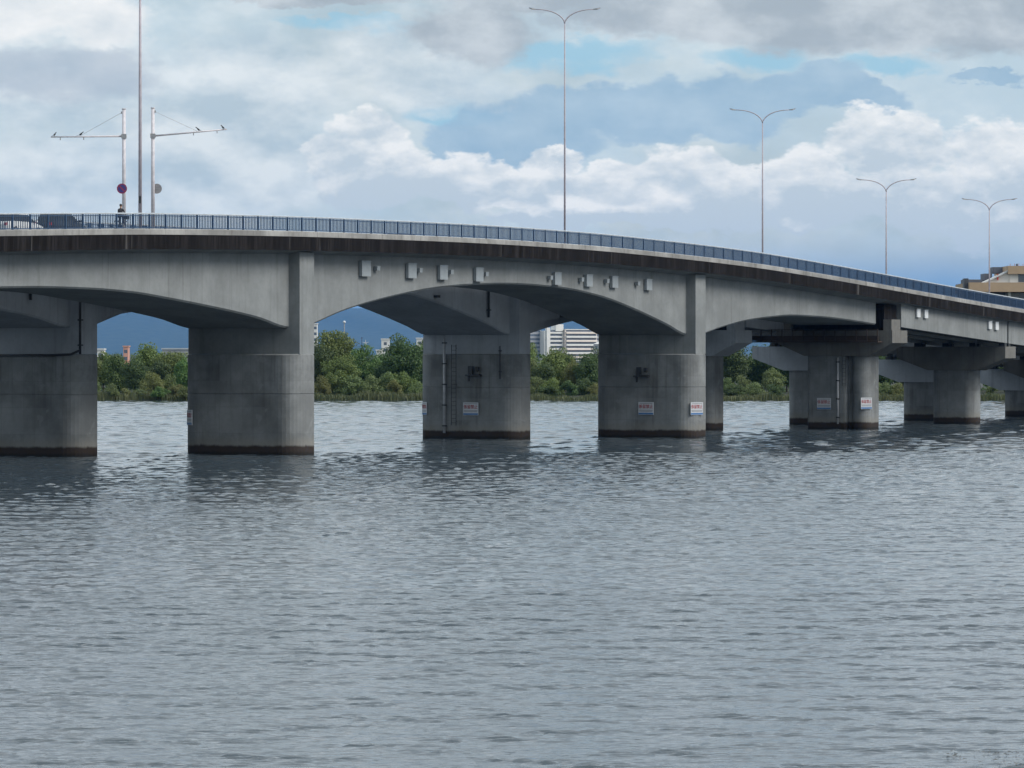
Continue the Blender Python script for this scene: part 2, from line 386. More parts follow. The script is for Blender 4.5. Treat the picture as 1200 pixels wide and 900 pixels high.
# ------------------------------------------------------------------ water, shore, mountain
def structure(o): o['kind'] = 'structure'; return o
def make_water():
    V = []; F = []; base = 0; rs = np.random.RandomState(77); nw = 190
    lam = np.exp(rs.uniform(math.log(.15), math.log(4.6), nw)); th = rs.normal(-1.45, .42, nw); ph = rs.uniform(0, 6.283, nw); k = 2 * math.pi / lam
    gust = [(rs.uniform(9, 70), rs.uniform(1.2, 1.95), rs.uniform(0, 6.28)) for _ in range(9)]
    patch = [(rs.uniform(1.1, 4.5), rs.uniform(.3, 2.8), rs.uniform(0, 6.28)) for _ in range(10)]
    def field(xs, ys):
        X, Y = np.meshgrid(xs, ys); h = np.zeros_like(X)
        lmin = np.interp(ys, [60, 90, 125, 200, 300, 630], [.15, .17, .22, .32, .45, .85]); slope = np.interp(ys, [60, 90, 125, 200, 300, 640], SLOPE)
        L = np.log(lam[None, :] / lmin[:, None])              # a band of wavelets, coarser with distance
        wt = np.clip(L / .25, 0, 1) * np.clip((1.5 - L) / 1.1, 0, 1)
        wt = wt * (slope / np.sqrt((wt ** 2).sum(1) / 2 + 1e-9))[:, None] / k[None, :]
        for i in range(nw):
            rows = np.nonzero(wt[:, i] > 1e-7)[0]
            if len(rows) == 0: continue
            a, b = rows[0], rows[-1] + 1
            h[a:b] += (wt[a:b, i:i + 1] * np.sin(k[i] * (math.cos(th[i]) * X[a:b] + math.sin(th[i]) * Y[a:b]) + ph[i])).astype(np.float32)
        g = np.zeros_like(X)                                   # gusts: rougher and calmer water
        for l, t_, p_ in gust: g += np.sin(2 * math.pi / l * (math.cos(t_) * X * .6 + math.sin(t_) * Y) + p_) / 3.0
        e = np.zeros_like(X)
        for l, t_, p_ in patch: 
            e += np.sin(2 * math.pi / l * (math.cos(t_) * X * .7 + math.sin(t_) * Y) + p_)
        sd = (slope / (2 * math.pi / (lmin * 1.7)))[:, None].astype(np.float32)
        h = sd * 2.6 * np.tanh(h / (sd * 2.6)); h = h + .26 * h * h / sd
        h *= np.clip(np.exp(.55 * e / 2.2), .35, 2.1) * (1.0 + .08 * g)
        return X, Y, h
    for (y0, y1, hw, dx, dy) in WAVES:
        xs = np.arange(-hw, hw + dx, dx, dtype=np.float32); ys = np.arange(y0, y1 + dy * 1.5, dy, dtype=np.float32)
        X, Y, Z = field(xs, ys)
        V.append(np.stack([X, Y, Z], -1).reshape(-1, 3)); nx, ny = len(xs), len(ys)
        i = (np.arange(ny - 1)[:, None] * nx + np.arange(nx - 1)[None, :]).ravel() + base
        F.append(np.stack([i, i + 1, i + 1 + nx, i + nx], 1)); base += nx * ny
    # the still sheet around the part in view
    V.append(np.array([(-2500, -300, -.25), (2500, -300, -.25), (2500, 640, -.25), (-2500, 640, -.25)], np.float32)); F.append(np.array([[base, base + 1, base + 2, base + 3]]))
    V = np.concatenate(V).astype(np.float32); F = np.concatenate(F).astype(np.int32)
    me = bpy.data.meshes.new('water'); me.vertices.add(len(V)); me.vertices.foreach_set('co', V.ravel())
    me.loops.add(F.size); me.loops.foreach_set('vertex_index', F.ravel()); me.polygons.add(len(F)); me.polygons.foreach_set('loop_start', np.arange(0, F.size, 4, dtype=np.int32))
    me.update(calc_edges=True); me.polygons.foreach_set('use_smooth', np.ones(len(F), bool)); me.update()
    structure(obj('water', me, 'water'))
SLOPE = [.138, .132, .122, .125, .125, .075]
WAVES = [(68, 125, 18.5, .12, .062), (125, 200, 28, .18, .11), (200, 300, 40, .28, .17), (300, 634, 90, .56, .34)]
make_water()
def shore():
    xs = np.linspace(-2500, 2500, 501); rng = random.Random(3)
    ph = [rng.uniform(0, 6) for _ in range(6)]
    def edge(x): return 626 + 1.2 * math.sin(x / 9 + ph[0]) + 1.6 * math.sin(x / 23 + ph[1]) + .5 * math.sin(x / 4 + ph[2])
    rows = [(-4, -.6), (0, .02), (2.0, .35), (8, .7), (60, 1.0), (400, 1.5), (4000, 2.0), (32000, 2.0)]
    v = []; f = []
    for i, x in enumerate(xs):
        for (dy, z) in rows:
            k = 1 + max(0, dy - 400) / 2500
            v.append((x * k, edge(x) + dy, z))
    n = len(rows)
    for i in range(len(xs) - 1):
        for j in range(n - 1): f.append((i * n + j, (i + 1) * n + j, (i + 1) * n + j + 1, i * n + j + 1))
    structure(obj('ground', mesh('ground', v, f, True), 'soil'))
    return edge
EDGE = shore()
def mountain():
    Y = 26000; rng = np.random.RandomState(5)
    ridge = pchip([-3000, -600, 0, 160, 300, 385, 425, 470, 560, 680, 760, 900, 1050, 1200, 1600, 4000], [380, 372, 352, 346, 352, 359, 362, 363, 368, 372, 377, 388, 396, 400, 404, 405])
    v = []; f = []; us = np.linspace(-1200, 2400, 361); ns = 24
    def nz(a, b): return sum(math.sin(a * k * .013 + b * 2.3 * k + k) / k for k in (1, 2, 4, 8, 15)) 
    for i, u in enumerate(us):
        top = (414 - ridge(u)) / 5000 * Y + 7 + 4.0 * nz(u, 0)
        for j in range(ns):
            q = j / (ns - 1); y = Y - 6000 * (1 - q); 
            z = top * (q ** .8) * (1 + .10 * nz(u * 1.6, q * 2) * math.sin(math.pi * q))
            v.append(((u - 600) / 5000 * Y, y, z))
        v.append(((u - 600) / 5000 * Y, Y + 3500, 0))
    n = ns + 1
    for i in range(len(us) - 1):
        for j in range(n - 1): f.append((i * n + j, (i + 1) * n + j, (i + 1) * n + j + 1, i * n + j + 1))
    structure(obj('hills', mesh('hills', v, f, True), 'mountain'))
mountain()

# ------------------------------------------------------------------ the bridge
def loft(sections, closed=True):
    mb = MB(); mb.rings(sections); return mb
def rrect(x0, x1, y0, y1, r, n=8):
    pts = []
    for cx, cy, a0 in ((x1 - r, y1 - r, 0), (x0 + r, y1 - r, 90), (x0 + r, y0 + r, 180), (x1 - r, y0 + r, 270)):
        for k in range(n + 1):
            a = R_(a0 + 90 * k / n); pts.append((cx + r * math.cos(a), cy + r * math.sin(a)))
    return pts
def inset(pts, d, cx, cy, hx, hy): return [(cx + (p[0] - cx) * (1 - d / hx), cy + (p[1] - cy) * (1 - d / hy)) for p in pts]
def stations(a, b, step=1.0):
    n = max(1, int(round((b - a) / step))); return [a + (b - a) * i / n for i in range(n + 1)]

def build_bridge(root, rail_t, near):
    # local frame: x = station along the bridge, y = -t (t grows towards the photographer), z up
    P = lambda t: -t
    web, cap = ('web', 'cap') if near else ('web_pale', 'web_pale')       # the far bridge gets the paler concrete
    # deck slab (road, kerbs and overhangs)
    secs = []
    for s in stations(S0, S1, 1.5):
        r = RAIL(s)
        e1, e0 = (1.28, -8.85) if near else (.85, -9.35)
        prof = [(e1, r - 1.40), (e1 - .28, r - 1.12), (-1.1, r - 1.12), (-1.1, r - 1.45), (e0 + .4, r - 1.45), (e0 + .4, r - 1.2), (e0, r - 1.2), (e0, r - 2.15), (-7.9, r - 2.55), (0, r - 2.55), (e1, r - 2.28)]
        secs.append([(s, P(t), z) for t, z in prof])
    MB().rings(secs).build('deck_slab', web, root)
    secs = []
    for s in stations(S0, S1, 3): r = RAIL(s); secs.append([(s, P(-1.2), r - 1.446), (s, P(-8.4), r - 1.446)])
    mb = MB()
    for a, b_ in zip(secs[:-1], secs[1:]): mb.add(a + b_[::-1], [(0, 1, 2, 3)])
    mb.build('road_surface', 'asphalt', root)
    # fascia beam and pale kerb on the outer edge, in cast lengths
    ft = 1.30 if rail_t > 0 else -9.37; sg = 1 if rail_t > 0 else -1
    joints = [S0, -74.7, -43.7, -20, 0, 22, 44, 66.8, 88, 112.3] + [112.3 + 31 * k for k in range(1, 8)] + [S1]
    for a, b_ in zip(joints[:-1], joints[1:]):
        secs = []; sec2 = []
        for s in stations(a + .012, b_ - .012, 1.5):
            r = RAIL(s)
            secs.append([(s, P(ft), r - 1.40), (s, P(ft), r - 2.30), (s, P(ft + sg * .24), r - 2.34), (s, P(ft + sg * .26), r - 1.42)])
            sec2.append([(s, P(ft - sg * .30), r - 1.00), (s, P(ft - sg * .30), r - 1.39), (s, P(ft + sg * .27), r - 1.395), (s, P(ft + sg * .27), r - 1.07), (s, P(ft + sg * .22), r - 1.02)])
        MB().rings(secs).build('fascia', 'fascia', root)
        MB().rings(sec2).build('curb', 'curb', root)
    # haunched box girder over the three long spans
    secs = []
    for s in stations(-43.3, 108.3, .8):
        r, z = RAIL(s), SOFF(s)
        secs.append([(s, P(0), r - 2.52), (s, P(0), z + .12), (s, P(-.12), z), (s, P(-7.78), z), (s, P(-7.9), z + .12), (s, P(-7.9), r - 2.52)])
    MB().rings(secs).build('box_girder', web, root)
    # piers of the long spans
    for ps in PIERS_MAIN:
        hs, t0, t1 = 1.8, -8.2, 1.0
        base = rrect(ps - hs, ps + hs, P(t1), P(t0), 1.4)
        cx, cy, hx, hy = ps, P((t0 + t1) / 2), hs, (t1 - t0) / 2
        prof = [(-3, 0), (4.16, 0), (4.18, .035), (4.22, .035), (4.24, 0), (6.87, 0), (6.95, .08)]
        mb = MB().rings([[(p[0], p[1], z) for p in inset(base, d, cx, cy, hx, hy)] for z, d in prof])
        pier = mb.build('pier', 'pier', root)
        # cross wall between pier and girder, with the pilaster on the outer face
        r = RAIL(ps); b2 = lambda d: [(ps - 1.02 + d, P(.85 - d)), (ps + 1.02 - d, P(.85 - d)), (ps + 1.02 - d, P(-8.0 + d)), (ps - 1.02 + d, P(-8.0 + d))]
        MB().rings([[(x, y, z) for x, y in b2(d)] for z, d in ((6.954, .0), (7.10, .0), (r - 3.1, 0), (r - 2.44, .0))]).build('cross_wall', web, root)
    # viaduct spans: four deep I-girders with diaphragms
    ends = [(-105.5, -74.9), (-74.5, -45.9)] + [(112.6, 141.3)] + [(141.7 + 31 * k, 172.3 + 31 * k) for k in range(0, 6)] + [(327.7, S1)]
    for a, b_ in ends:
        ss = stations(a, b_, 5)
        for k, tc in enumerate((.5, -2.6, -5.4, -8.4)):
            secs = []
            for s in ss:
                r = RAIL(s); top = r - 2.3; bot = r - 4.52
                prof = [(.32, top), (.32, bot), (-.32, bot), (-.32, top)] if k in (0, 3) else [(.35, top), (.12, top - .3), (.12, bot + .45), (.3, bot + .25), (.3, bot), (-.3, bot), (-.3, bot + .25), (-.12, bot + .45), (-.12, top - .3), (-.35, top)]
                secs.append([(s, P(tc + t), z) for t, z in prof])
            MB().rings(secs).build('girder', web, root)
        for q in (.02, .35, .65, .98):
            s = a + (b_ - a) * q; r = RAIL(s)
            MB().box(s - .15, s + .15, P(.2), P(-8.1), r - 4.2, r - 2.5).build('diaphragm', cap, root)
    # viaduct piers with hammerhead caps
    for ps in PIERS_APP:
        joint = ps in (110.5, -43.7)
        ztop = RAIL(ps) - 4.85 if not joint else 9.1
        if ps == -43.7: ztop = RAIL(ps) - 4.95
        ct0, ct1 = (-10.0, 1.5) if joint else (-10.3, 1.1)
        c0, c1 = (-7.0, -1.0) if joint else (-6.8, -2.2)
        zt, zc = ztop - 1.15, ztop - 2.35          # underside at the tip and at the column
        hs = 1.9 if joint else 1.5
        prof = [(ct0, ztop), (ct0, zt), (c0 - .2, zc), (c1 + .2, zc), (ct1, zt), (ct1, ztop)]
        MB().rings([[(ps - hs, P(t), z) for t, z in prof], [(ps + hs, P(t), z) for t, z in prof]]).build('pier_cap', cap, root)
        if joint:
            nose = rrect(ps - 1.75, ps + 1.75, P(-1.0), P(-2.75), .85)
            body = rrect(ps - 1.75, ps + 1.75, P(-3.1), P(-7.0), .3)
            slot = rrect(ps - 1.1, ps + 1.1, P(-2.6), P(-3.2), .05)
            for nm, poly in (('pier_nose', nose), ('pier_body', body), ('pier_web', slot)):
                MB().rings([[(x, y, z) for x, y in poly] for z in (-3, 4.3, zc - .002)]).build(nm, 'pier', root)
            for t0_, t1_ in ((.62, 1.42), (-9.3, -8.5)):
                MB().box(ps - 1.88, ps + .35, P(t1_), P(t0_), ztop + .002, ztop + 1.0).build('side_block', cap, root)
            MB().box(ps - 1.5, ps + 1.6, P(.55), P(-8.4), ztop + .002, RAIL(ps) - 2.62).build('end_wall', 'fascia', root)
        else:
            body = rrect(ps - 1.3, ps + 1.3, P(c1), P(c0), 1.05)
            MB().rings([[(x, y, z) for x, y in body] for z in (-3, 3.6, zc - .002)]).build('pier', 'pier', root)
            for tc in (.5, -2.6, -5.4, -8.4):
                for sx in (-.55, .55):
                    MB().box(ps + sx - .3, ps + sx + .3, P(tc + .3), P(tc - .3), ztop + .002, RAIL(ps + sx) - 4.54).build('bearing', 'dark_steel', root)
    # railing on the outer edge
    rail = MB()
    secs = []
    rt = rail_t
    for s in stations(S0, S1, 1.0):
        r = RAIL(s); secs.append([(s, P(rt - .05), r - .09), (s, P(rt + .05), r - .09), (s, P(rt + .065), r - .03), (s, P(rt + .03), r), (s, P(rt - .03), r), (s, P(rt - .065), r - .03)])
    railing = MB().rings(secs).build('railing', 'rail_top', root)
    for nm, zo, hh in (('upper_rail', .16, .05), ('bottom_rail', .93, .06)):
        secs = []
        for s in stations(S0, S1, 2.0):
            r = RAIL(s) - zo; secs.append([(s, P(rt - .036), r - hh), (s, P(rt + .036), r - hh), (s, P(rt + .036), r), (s, P(rt - .036), r)])
        MB().rings(secs).build(nm, 'rail_blue', railing)
    # balusters: too thin to pick apart
    mb = MB(); s = S0 + .1
    lo, hi = (-60, 250) if near else (-60, 250)
    s = lo
    while s < hi:
        r = RAIL(s); mb.box(s - .011, s + .011, P(rt + .031), P(rt - .031), r - .93, r - .10); s += 2.0 / 10
    bal = mb.build('balusters', 'rail_blue', railing); bal['kind'] = 'stuff'
    post = MB().box(-.055, .055, -.06, .06, 0, .97).box(-.09, .09, -.09, .09, 0, .03).me('post'); post.materials.append(MATS['rail_blue'])
    k = 0; s = -59.7
    while s < 250:
        obj('post', post, None, railing, loc=(s, P(rt), RAIL(s) - 1.058)); s += 2.0
    return railing

near = thing('road_bridge', 'long grey concrete road bridge with blue railing, nearer of the two side by side', 'bridge', ORG, ROT, 'parallel road bridges')
build_bridge(near, 1.40, True)
far = thing('road_bridge', 'grey concrete road bridge seen beneath and behind the nearer bridge', 'bridge', W(FAR_S, FAR_T, 0), ROT, 'parallel road bridges')
build_bridge(far, -9.40, False)
def child_of(root, name): return [c for c in root.children if c.name.split('.')[0] == name]

# fittings on the piers and webs (pipes, ladders, brackets): parts of their bridge
def pier_front(t, ps, hs=1.8): return (ps - hs, -t)
def vpipe(root, x, y, z0, z1, r, mat, name='drain_pipe'):
    p = MB().tube([(x, y, z0), (x, y, z1)], r, 8).build(name, mat, root, True)
    z = z0 + .6
    while z < z1: 
        MB().box(x - r - .03, x + r + .1, y - r - .04, y + r + .04, z - .05, z + .05).build('pipe_clamp', 'dark_steel', p); z += 1.7
    return p
def ladder(root, x, y, z0, z1, w=.42):
    l = MB().box(x - .02, x + .02, y - .02, y + .02, z0, z1).build('ladder', 'dark_steel', root)
    MB().box(x - .02, x + .02, y + w - .02, y + w + .02, z0, z1).build('ladder_rail', 'dark_steel', l)
    z = z0 + .2
    rung = MB().box(-.015, .015, .02, w - .02, -.015, .015).me('rung'); rung.materials.append(MATS['dark_steel'])
    while z < z1 - .1: obj('rung', rung, None, l, loc=(x, y, z)); z += .35
    for z in (z0 + .3, (z0 + z1) / 2, z1 - .3): MB().box(x, x + .16, y - .015, y + .015, z, z + .04).build('ladder_foot', 'dark_steel', l)
def gauge_bracket(root, x, y, z):
    b = MB().box(x - .45, x, y - .75, y + .55, z - .06, z + .06).build('bracket_shelf', 'dark_steel', root)
    MB().box(x - .3, x - .12, y - .05, y + .35, z + .06, z + .75).build('gauge', 'dark_steel', b)
    MB().box(x - .35, x - .1, y - .6, y - .35, z + .35, z + .7).build('lamp', 'dark_steel', b)
    MB().box(x - .06, x, y + .35, y + .5, z - .5, z - .06).build('strut', 'dark_steel', b)
    MB().box(x - .06, x, y - .6, y + .4, z + .06, z + .12).build('back_plate', 'dark_steel', b)
PC = 66.8
vpipe(far, PC - 1.98, 5.55, .45, 8.2, .11, 'pipe_grey')
ladder(far, PC - 2.0, 4.45, 1.1, 7.7)
gauge_bracket(far, PC - 1.8, 2.95, 5.2); gauge_bracket(near, PC - 1.8, 3.7, 5.1)
vpipe(far, -1.35, -.98, 6.95, 10.6, .09, 'pipe_black')
MB().tube([(-1.4, -1.0, 7.2), (-1.95, -.6, 6.93), (-1.98, .8, 6.88), (-1.98, 8.0, 6.86)], .08, 8).build('cable_pipe', 'pipe_black', far, True)
vpipe(far, PC - 1.95, .45, 4.9, 7.6, .05, 'pipe_black', 'conduit')
vpipe(far, -6.2, -.16, 10.55, 12.9, .10, 'pipe_black', 'deck_drain'); vpipe(far, PC - 5.2, -.16, 9.9, 12.9, .10, 'pipe_black', 'deck_drain')
vpipe(near, 110.5 - 1.93, 3.85, .5, 6.6, .09, 'pipe_grey')
ladder(near, 110.5 - 1.95, 3.05, 4.0, 6.7, .36)
for s_ in (40.5, 46.0, 52.5):          # small lamps hung under the far girder edge
    MB().box(s_ - .25, s_ + .25, -.35, .0, SOFF(s_) - .0 + .35, SOFF(s_) + .55).build('bracket', 'dark_steel', far)
for ps_ in PIERS_MAIN:                 # steel access box and hanging platform on the inner web, right of each pilaster
    x0 = ps_ + 1.15
    MB().rings([[(x0, y, 9.42), (x0 + 5.6, y, 9.95), (x0 + 5.6, y, 11.05), (x0, y, 10.95)] for y in (-.75, -.003)]).build('access_box', 'web_pale', far)
    MB().box(x0 + 5.8, x0 + 9.6, -.6, -.01, 10.0, 10.75).build('hanging_platform', 'brown_steel', far)
# brown inspection walkway beside the cap of the joint pier
def walkway(root, x0, x1, y0, y1, z):
    w = MB().box(x0, x1, y0, y1, z, z + .12).build('walkway', 'brown_steel', root)
    post = MB().box(-.04, .04, -.04, .04, 0, 1.1).me('walkway_post'); post.materials.append(MATS['brown_steel'])
    y = y0 + .05
    while y <= y1: obj('walkway_post', post, None, w, loc=(x0 + .05, y, z + .12)); y += 1.05
    for zz in (.55, 1.15): MB().box(x0 + .03, x0 + .07, y0, y1, z + zz, z + zz + .05).build('walkway_rail', 'brown_steel', w)
    MB().box(x0 + .08, x0 + .11, y0, y1, z + .15, z + .55).build('toe_board', 'brown_steel', w)
walkway(near, 107.3, 108.5, -.6, 12.6, 8.0)

# ------------------------------------------------------------------ blocks on the girder web
def block(s, z, w, h, dep, label, group, mat='box_grey', t=0.0, name='web_block', cat='block'):
    o = thing(name, label, cat, W(s, t, z - h / 2), ROT, group)
    MB().box(-w / 2, w / 2, -dep, -.06, 0, h).build('casing', mat, o)
    MB().box(-w / 2 + .1, w / 2 - .1, -.06, .0, .08, h - .08).build('back_plate', 'dark_steel', o)
    MB().box(-w / 2 - .03, w / 2 + .03, -dep - .015, -dep - .002, h - .06, h + .02).build('lid', mat, o)
    return o
LB = ['first from the left pilaster', 'second from the left pilaster', 'third from the left pilaster', 'nearest left of mid span', 'nearest right of mid span', 'third from the right pilaster', 'second from the right pilaster', 'nearest the right pilaster']
for i, (s, z) in enumerate([(9.65, 13.02), (16.66, 12.99), (21.62, 12.95), (27.44, 12.89), (40.88, 12.80), (46.58, 12.74), (51.32, 12.70), (57.85, 12.58)]):
    k = 1.0 - .004 * s
    block(s, z - .02, 1.30 * k + .05, 1.06 * k + .08, .30, 'large grey rectangular block on the bridge girder, ' + LB[i], 'large blocks on the girder web')
    ds = (1.75, 1.25, 1.25, 1.15, -1.25, -1.35, -1.4, -2.1)[i]
    block(s + ds, z + .03, .42, .30, .34, 'small square grey fitting beside the large girder block ' + LB[i], 'small fittings on the girder web', name='small_fitting', cat='fitting')
for i, (s, z, lb) in enumerate([(116.6, 10.75, 'left one of the pair nearer the pier cap'), (118.6, 10.68, 'right one of the pair nearer the pier cap'), (136.0, 9.75, 'left one of the pair by the right picture edge'), (137.9, 9.68, 'right one of the pair by the right picture edge')]):
    block(s, z, .85, .78, .22, 'small white plate on the girder, ' + lb, 'white plates on the viaduct girder', 'box_white', t=.82, name='white_plate', cat='plate')

# ------------------------------------------------------------------ no-mooring signs
def text_mesh(txt, size, name='letters'):
    cu = bpy.data.curves.new(name, 'FONT'); cu.body = txt; cu.size = size; cu.align_x = 'CENTER'; cu.align_y = 'CENTER'; cu.extrude = .004; cu.offset = .003; cu.resolution_u = 2
    o = bpy.data.objects.new(name, cu); C.objects.link(o); dg = bpy.context.evaluated_depsgraph_get(); dg.update()
    me = bpy.data.meshes.new_from_object(o.evaluated_get(dg)); C.objects.unlink(o); bpy.data.objects.remove(o)
    return me
TXT = {}
def sign(root, x, y, z, facing, label, w=1.38, h=1.05):
    """x, y in the bridge frame; facing = outward direction angle in the bridge frame"""
    loc = root.matrix_basis @ Vector((x, y, z)); rz = ROT + facing + math.pi / 2
    o = thing('mooring_sign', label, 'sign', loc, rz, 'no mooring signs on the piers')
    MB().box(-w / 2, w / 2, -.05, -.012, -h / 2, h / 2).build('board', 'sign_white', o)
    MB().box(-w / 2 + .02, w / 2 - .02, -.058, -.051, -h / 2 + .03, -h / 2 + .17).build('blue_band', 'sign_blue', o)
    if not TXT:
        TXT['a'] = text_mesh('係留禁止', .355); TXT['a'].materials.append(MATS['sign_red'])
    a = obj('letters', TXT['a'], None, o, loc=(0, -.056, .14)); a.rotation_euler = (math.pi / 2, 0, 0); a.scale = (w / 1.50, 1, 1)
    # small print, unreadable in the photograph: grey rules
    for zz, ww in ((.42, .84), (-.14, .90), (-.23, .86)):
        MB().box(-w / 2 * ww, w / 2 * ww, -.056, -.0515, zz - .022, zz + .022).build('small_print', 'sign_grey', o)
    MB().box(-w / 2 + .1, w / 2 - .1, -.012, .06, -.1, .1).build('bracket', 'dark_steel', o)
    return o
bpy.context.view_layer.update()
def arc_pt(ps, t0, t1, hs, r, corner, ang):
    cx = ps - hs + r; cy = (-t1 + r) if corner == 'near' else (-t0 - r)
    return cx + r * math.cos(ang), cy + r * math.sin(ang)
# facing angle pi = towards -x (the flat upstream face); beyond pi turns to the near nose (-y)
sign(near, PC - 1.86, 3.25, 2.43, math.pi, 'red and white no mooring sign on the flat dark face of the right main pier')
x_, y_ = arc_pt(PC, -8.9, 1.0, 1.8, 1.46, 'near', R_(247)); sign(near, x_, y_, 2.43, R_(247), 'red and white no mooring sign on the lit rounded end of the right main pier')
x_, y_ = arc_pt(0, -8.2, 1.0, 1.8, 1.46, 'far', R_(146)); sign(near, x_, y_, 2.55, R_(146), 'narrow looking no mooring sign at the left edge of the large nearest pier', w=.8)
sign(far, PC - 1.86, 3.15, 2.45, math.pi, 'no mooring sign right of the ladder on the middle pier')
x_, y_ = arc_pt(PC, -8.2, 1.0, 1.8, 1.46, 'far', R_(146)); sign(far, x_, y_, 2.45, R_(146), 'narrow looking no mooring sign at the left edge of the middle pier', w=.8)
sign(near, 110.5 - 1.82, 5.25, 2.35, math.pi, 'no mooring sign left of the pale pipe on the slotted pier')
sign(near, 110.5 - 1.55, 1.2, 2.4, R_(238), 'no mooring sign on the rounded nose of the slotted pier', w=1.25)

# ------------------------------------------------------------------ street lamps
def plinth():                       # block carried across the slit between the two decks
    m = MB().box(-.3, .3, -1.0, 1.0, -.35, .25); r = Matrix.Rotation(ROT, 3, 'Z')
    return [tuple(r @ Vector(v)) for v in m.v], m.f
PLINTH = plinth()
def lamp(s, t, ztop, span, label, r0=.095):
    zb = RAIL(s - FAR_S) - 1.3; loc = W(s, t, zb); H = ztop - zb
    o = thing('street_lamp', label, 'street lamp', loc, math.radians(0), 'double armed street lamps along the bridge')
    fork = H - span * .21
    MB().tube([(0, 0, 0), (0, 0, fork * .5), (0, 0, fork)], [r0, r0 * .8, r0 * .5], 10).build('pole', 'pole_lamp', o, True)
    MB().add(*PLINTH).build('plinth', 'curb', o)
    MB().box(-.07, .07, -r0 - .06, -r0 + .02, 2.2, 2.7).build('service_box', 'dark_steel', o)
    for sg in (-1, 1):
        pts = []
        for k in range(9):
            q = k / 8; pts.append((sg * (span * .42 * q ** 1.75), 0, fork + (H - fork) * math.sin(q * math.pi / 2) * .95))
        MB().tube(pts, [.055 - .02 * k / 8 for k in range(9)], 8).build('arm', 'pole_lamp', o, True)
        e = pts[-1]
        hd = MB().rings([[(e[0] - sg * .08, -.06, e[2] - .05), (e[0] - sg * .08, .06, e[2] - .05), (e[0] - sg * .08, .06, e[2] + .04), (e[0] - sg * .08, -.06, e[2] + .04)],
                    [(e[0] + sg * .25, -.15, e[2] - .03), (e[0] + sg * .25, .15, e[2] - .03), (e[0] + sg * .25, .13, e[2] + .10), (e[0] + sg * .25, -.13, e[2] + .10)],
                    [(e[0] + sg * span * .085, -.08, e[2] + .08), (e[0] + sg * span * .085, .08, e[2] + .08), (e[0] + sg * span * .085, .08, e[2] + .15), (e[0] + sg * span * .085, -.08, e[2] + .15)]]).build('lamp_head', 'galv', o)
    return o
lamp(-4.9, -9.55, 35.2, 5.9, 'tallest thick street lamp pole rising out of the picture between the sign masts', .135)
lamp(62.47, -9.55, 35.61, 5.85, 'very tall double armed street lamp over the middle of the main span')
lamp(104.31, -9.55, 29.40, 6.0, 'double armed street lamp of middling height above the right side span')
lamp(135.28, -9.55, 24.11, 5.85, 'short double armed street lamp standing second from the right')
lamp(164.68, -9.55, 23.13, 5.7, 'rightmost double armed street lamp, in front of the tan building')

# ------------------------------------------------------------------ sign masts with arms
def mast(s, t, ztop, sg, zarm, length, rise, label):
    zb = RAIL(s - FAR_S) - 1.35; H = ztop - zb; za = zarm - zb
    o = thing('sign_mast', label, 'mast', W(s, t, zb), 0, 'white masts on the bridge')
    MB().tube([(0, 0, 0), (0, 0, H)], [.135, .12], 12).build('pole', 'pole_white', o, True)
    MB().tube([(0, 0, H), (0, 0, H + .06)], .15, 12).build('cap', 'pole_white', o); MB().add(*PLINTH).build('plinth', 'curb', o)
    MB().tube([(sg * .1, 0, za), (sg * length, 0, za + rise)], [.065, .045], 8).build('arm', 'pole_white', o, True)
    MB().box(-.17, .17, -.17, .17, za - .15, za + .15).build('collar', 'galv', o)
    MB().tube([(sg * .1, 0, H - .2), (sg * length * .6, 0, za + rise * .6 + .05)], .012, 5).build('stay', 'galv', o)
    MB().box(sg * .1 - .1, sg * .1 + .1, -.05, .05, H - .3, H - .15).build('stay_bracket', 'galv', o)
    for q in (.55, .87): MB().box(sg * length * q - .03, sg * length * q + .03, -.03, .03, za + rise * q - .22, za + rise * q - .05).build('hanger', 'galv', o)
    return o, za
m1, za1 = mast(-7.02, -9.55, 23.69, -1, 21.85, 5.0, -.05, 'white mast with arm pointing left and a blue round road sign')
m2, za2 = mast(-3.21, -9.55, 23.95, 1, 22.05, 5.1, .45, 'white mast with arm pointing right and a sign seen from behind')
def round_sign(s, t, z, yaw, front, label):
    o = thing('road_sign', label, 'road sign', W(s, t, z), yaw, 'round road signs')
    n = 28; disc = lambda r, y: [(r * math.cos(2 * math.pi * k / n), y, r * math.sin(2 * math.pi * k / n)) for k in range(n)]
    MB().rings([disc(.35, 0), disc(.35, .012)]).build('plate', 'sign_back', o)
    MB().rings([disc(.35, -.004), disc(.35, -.001)]).build('red_face', 'ns_red', o)
    MB().rings([disc(.27, -.008), disc(.27, -.005)]).build('blue_face', 'ns_blue', o)
    b = MB(); c, w = .2, .035
    b.add([(-c - w, -.010, c - w), (-c + w, -.010, c + w), (c + w, -.010, -c + w), (c - w, -.010, -c - w)], [(0, 1, 2, 3)])
    b.build('slash', 'ns_red', o); 
    MB().box(-.2, .2, .012, .035, -.03, .03).build('clamp', 'galv', o)
    return o
def at_u(u, v, Y): return Vector(((u - 600) / 5000 * Y, Y, 7 + (414 - v) / 5000 * Y))
p_ = W(-7.02, -9.55, 0)
rs = round_sign(-7.02, -9.55, 18.22, 0, True, 'round blue no stopping sign with red rim on the left mast'); rs.location = p_ + Vector((-.12, -.17, 18.26))
p_ = W(-3.21, -9.55, 0)
rs = round_sign(-3.21, -9.55, 18.3, 0, False, 'round road sign seen from behind on the right mast'); rs.location = p_ + Vector((.26, .17, 18.40)); rs.rotation_euler = (0, 0, math.pi)
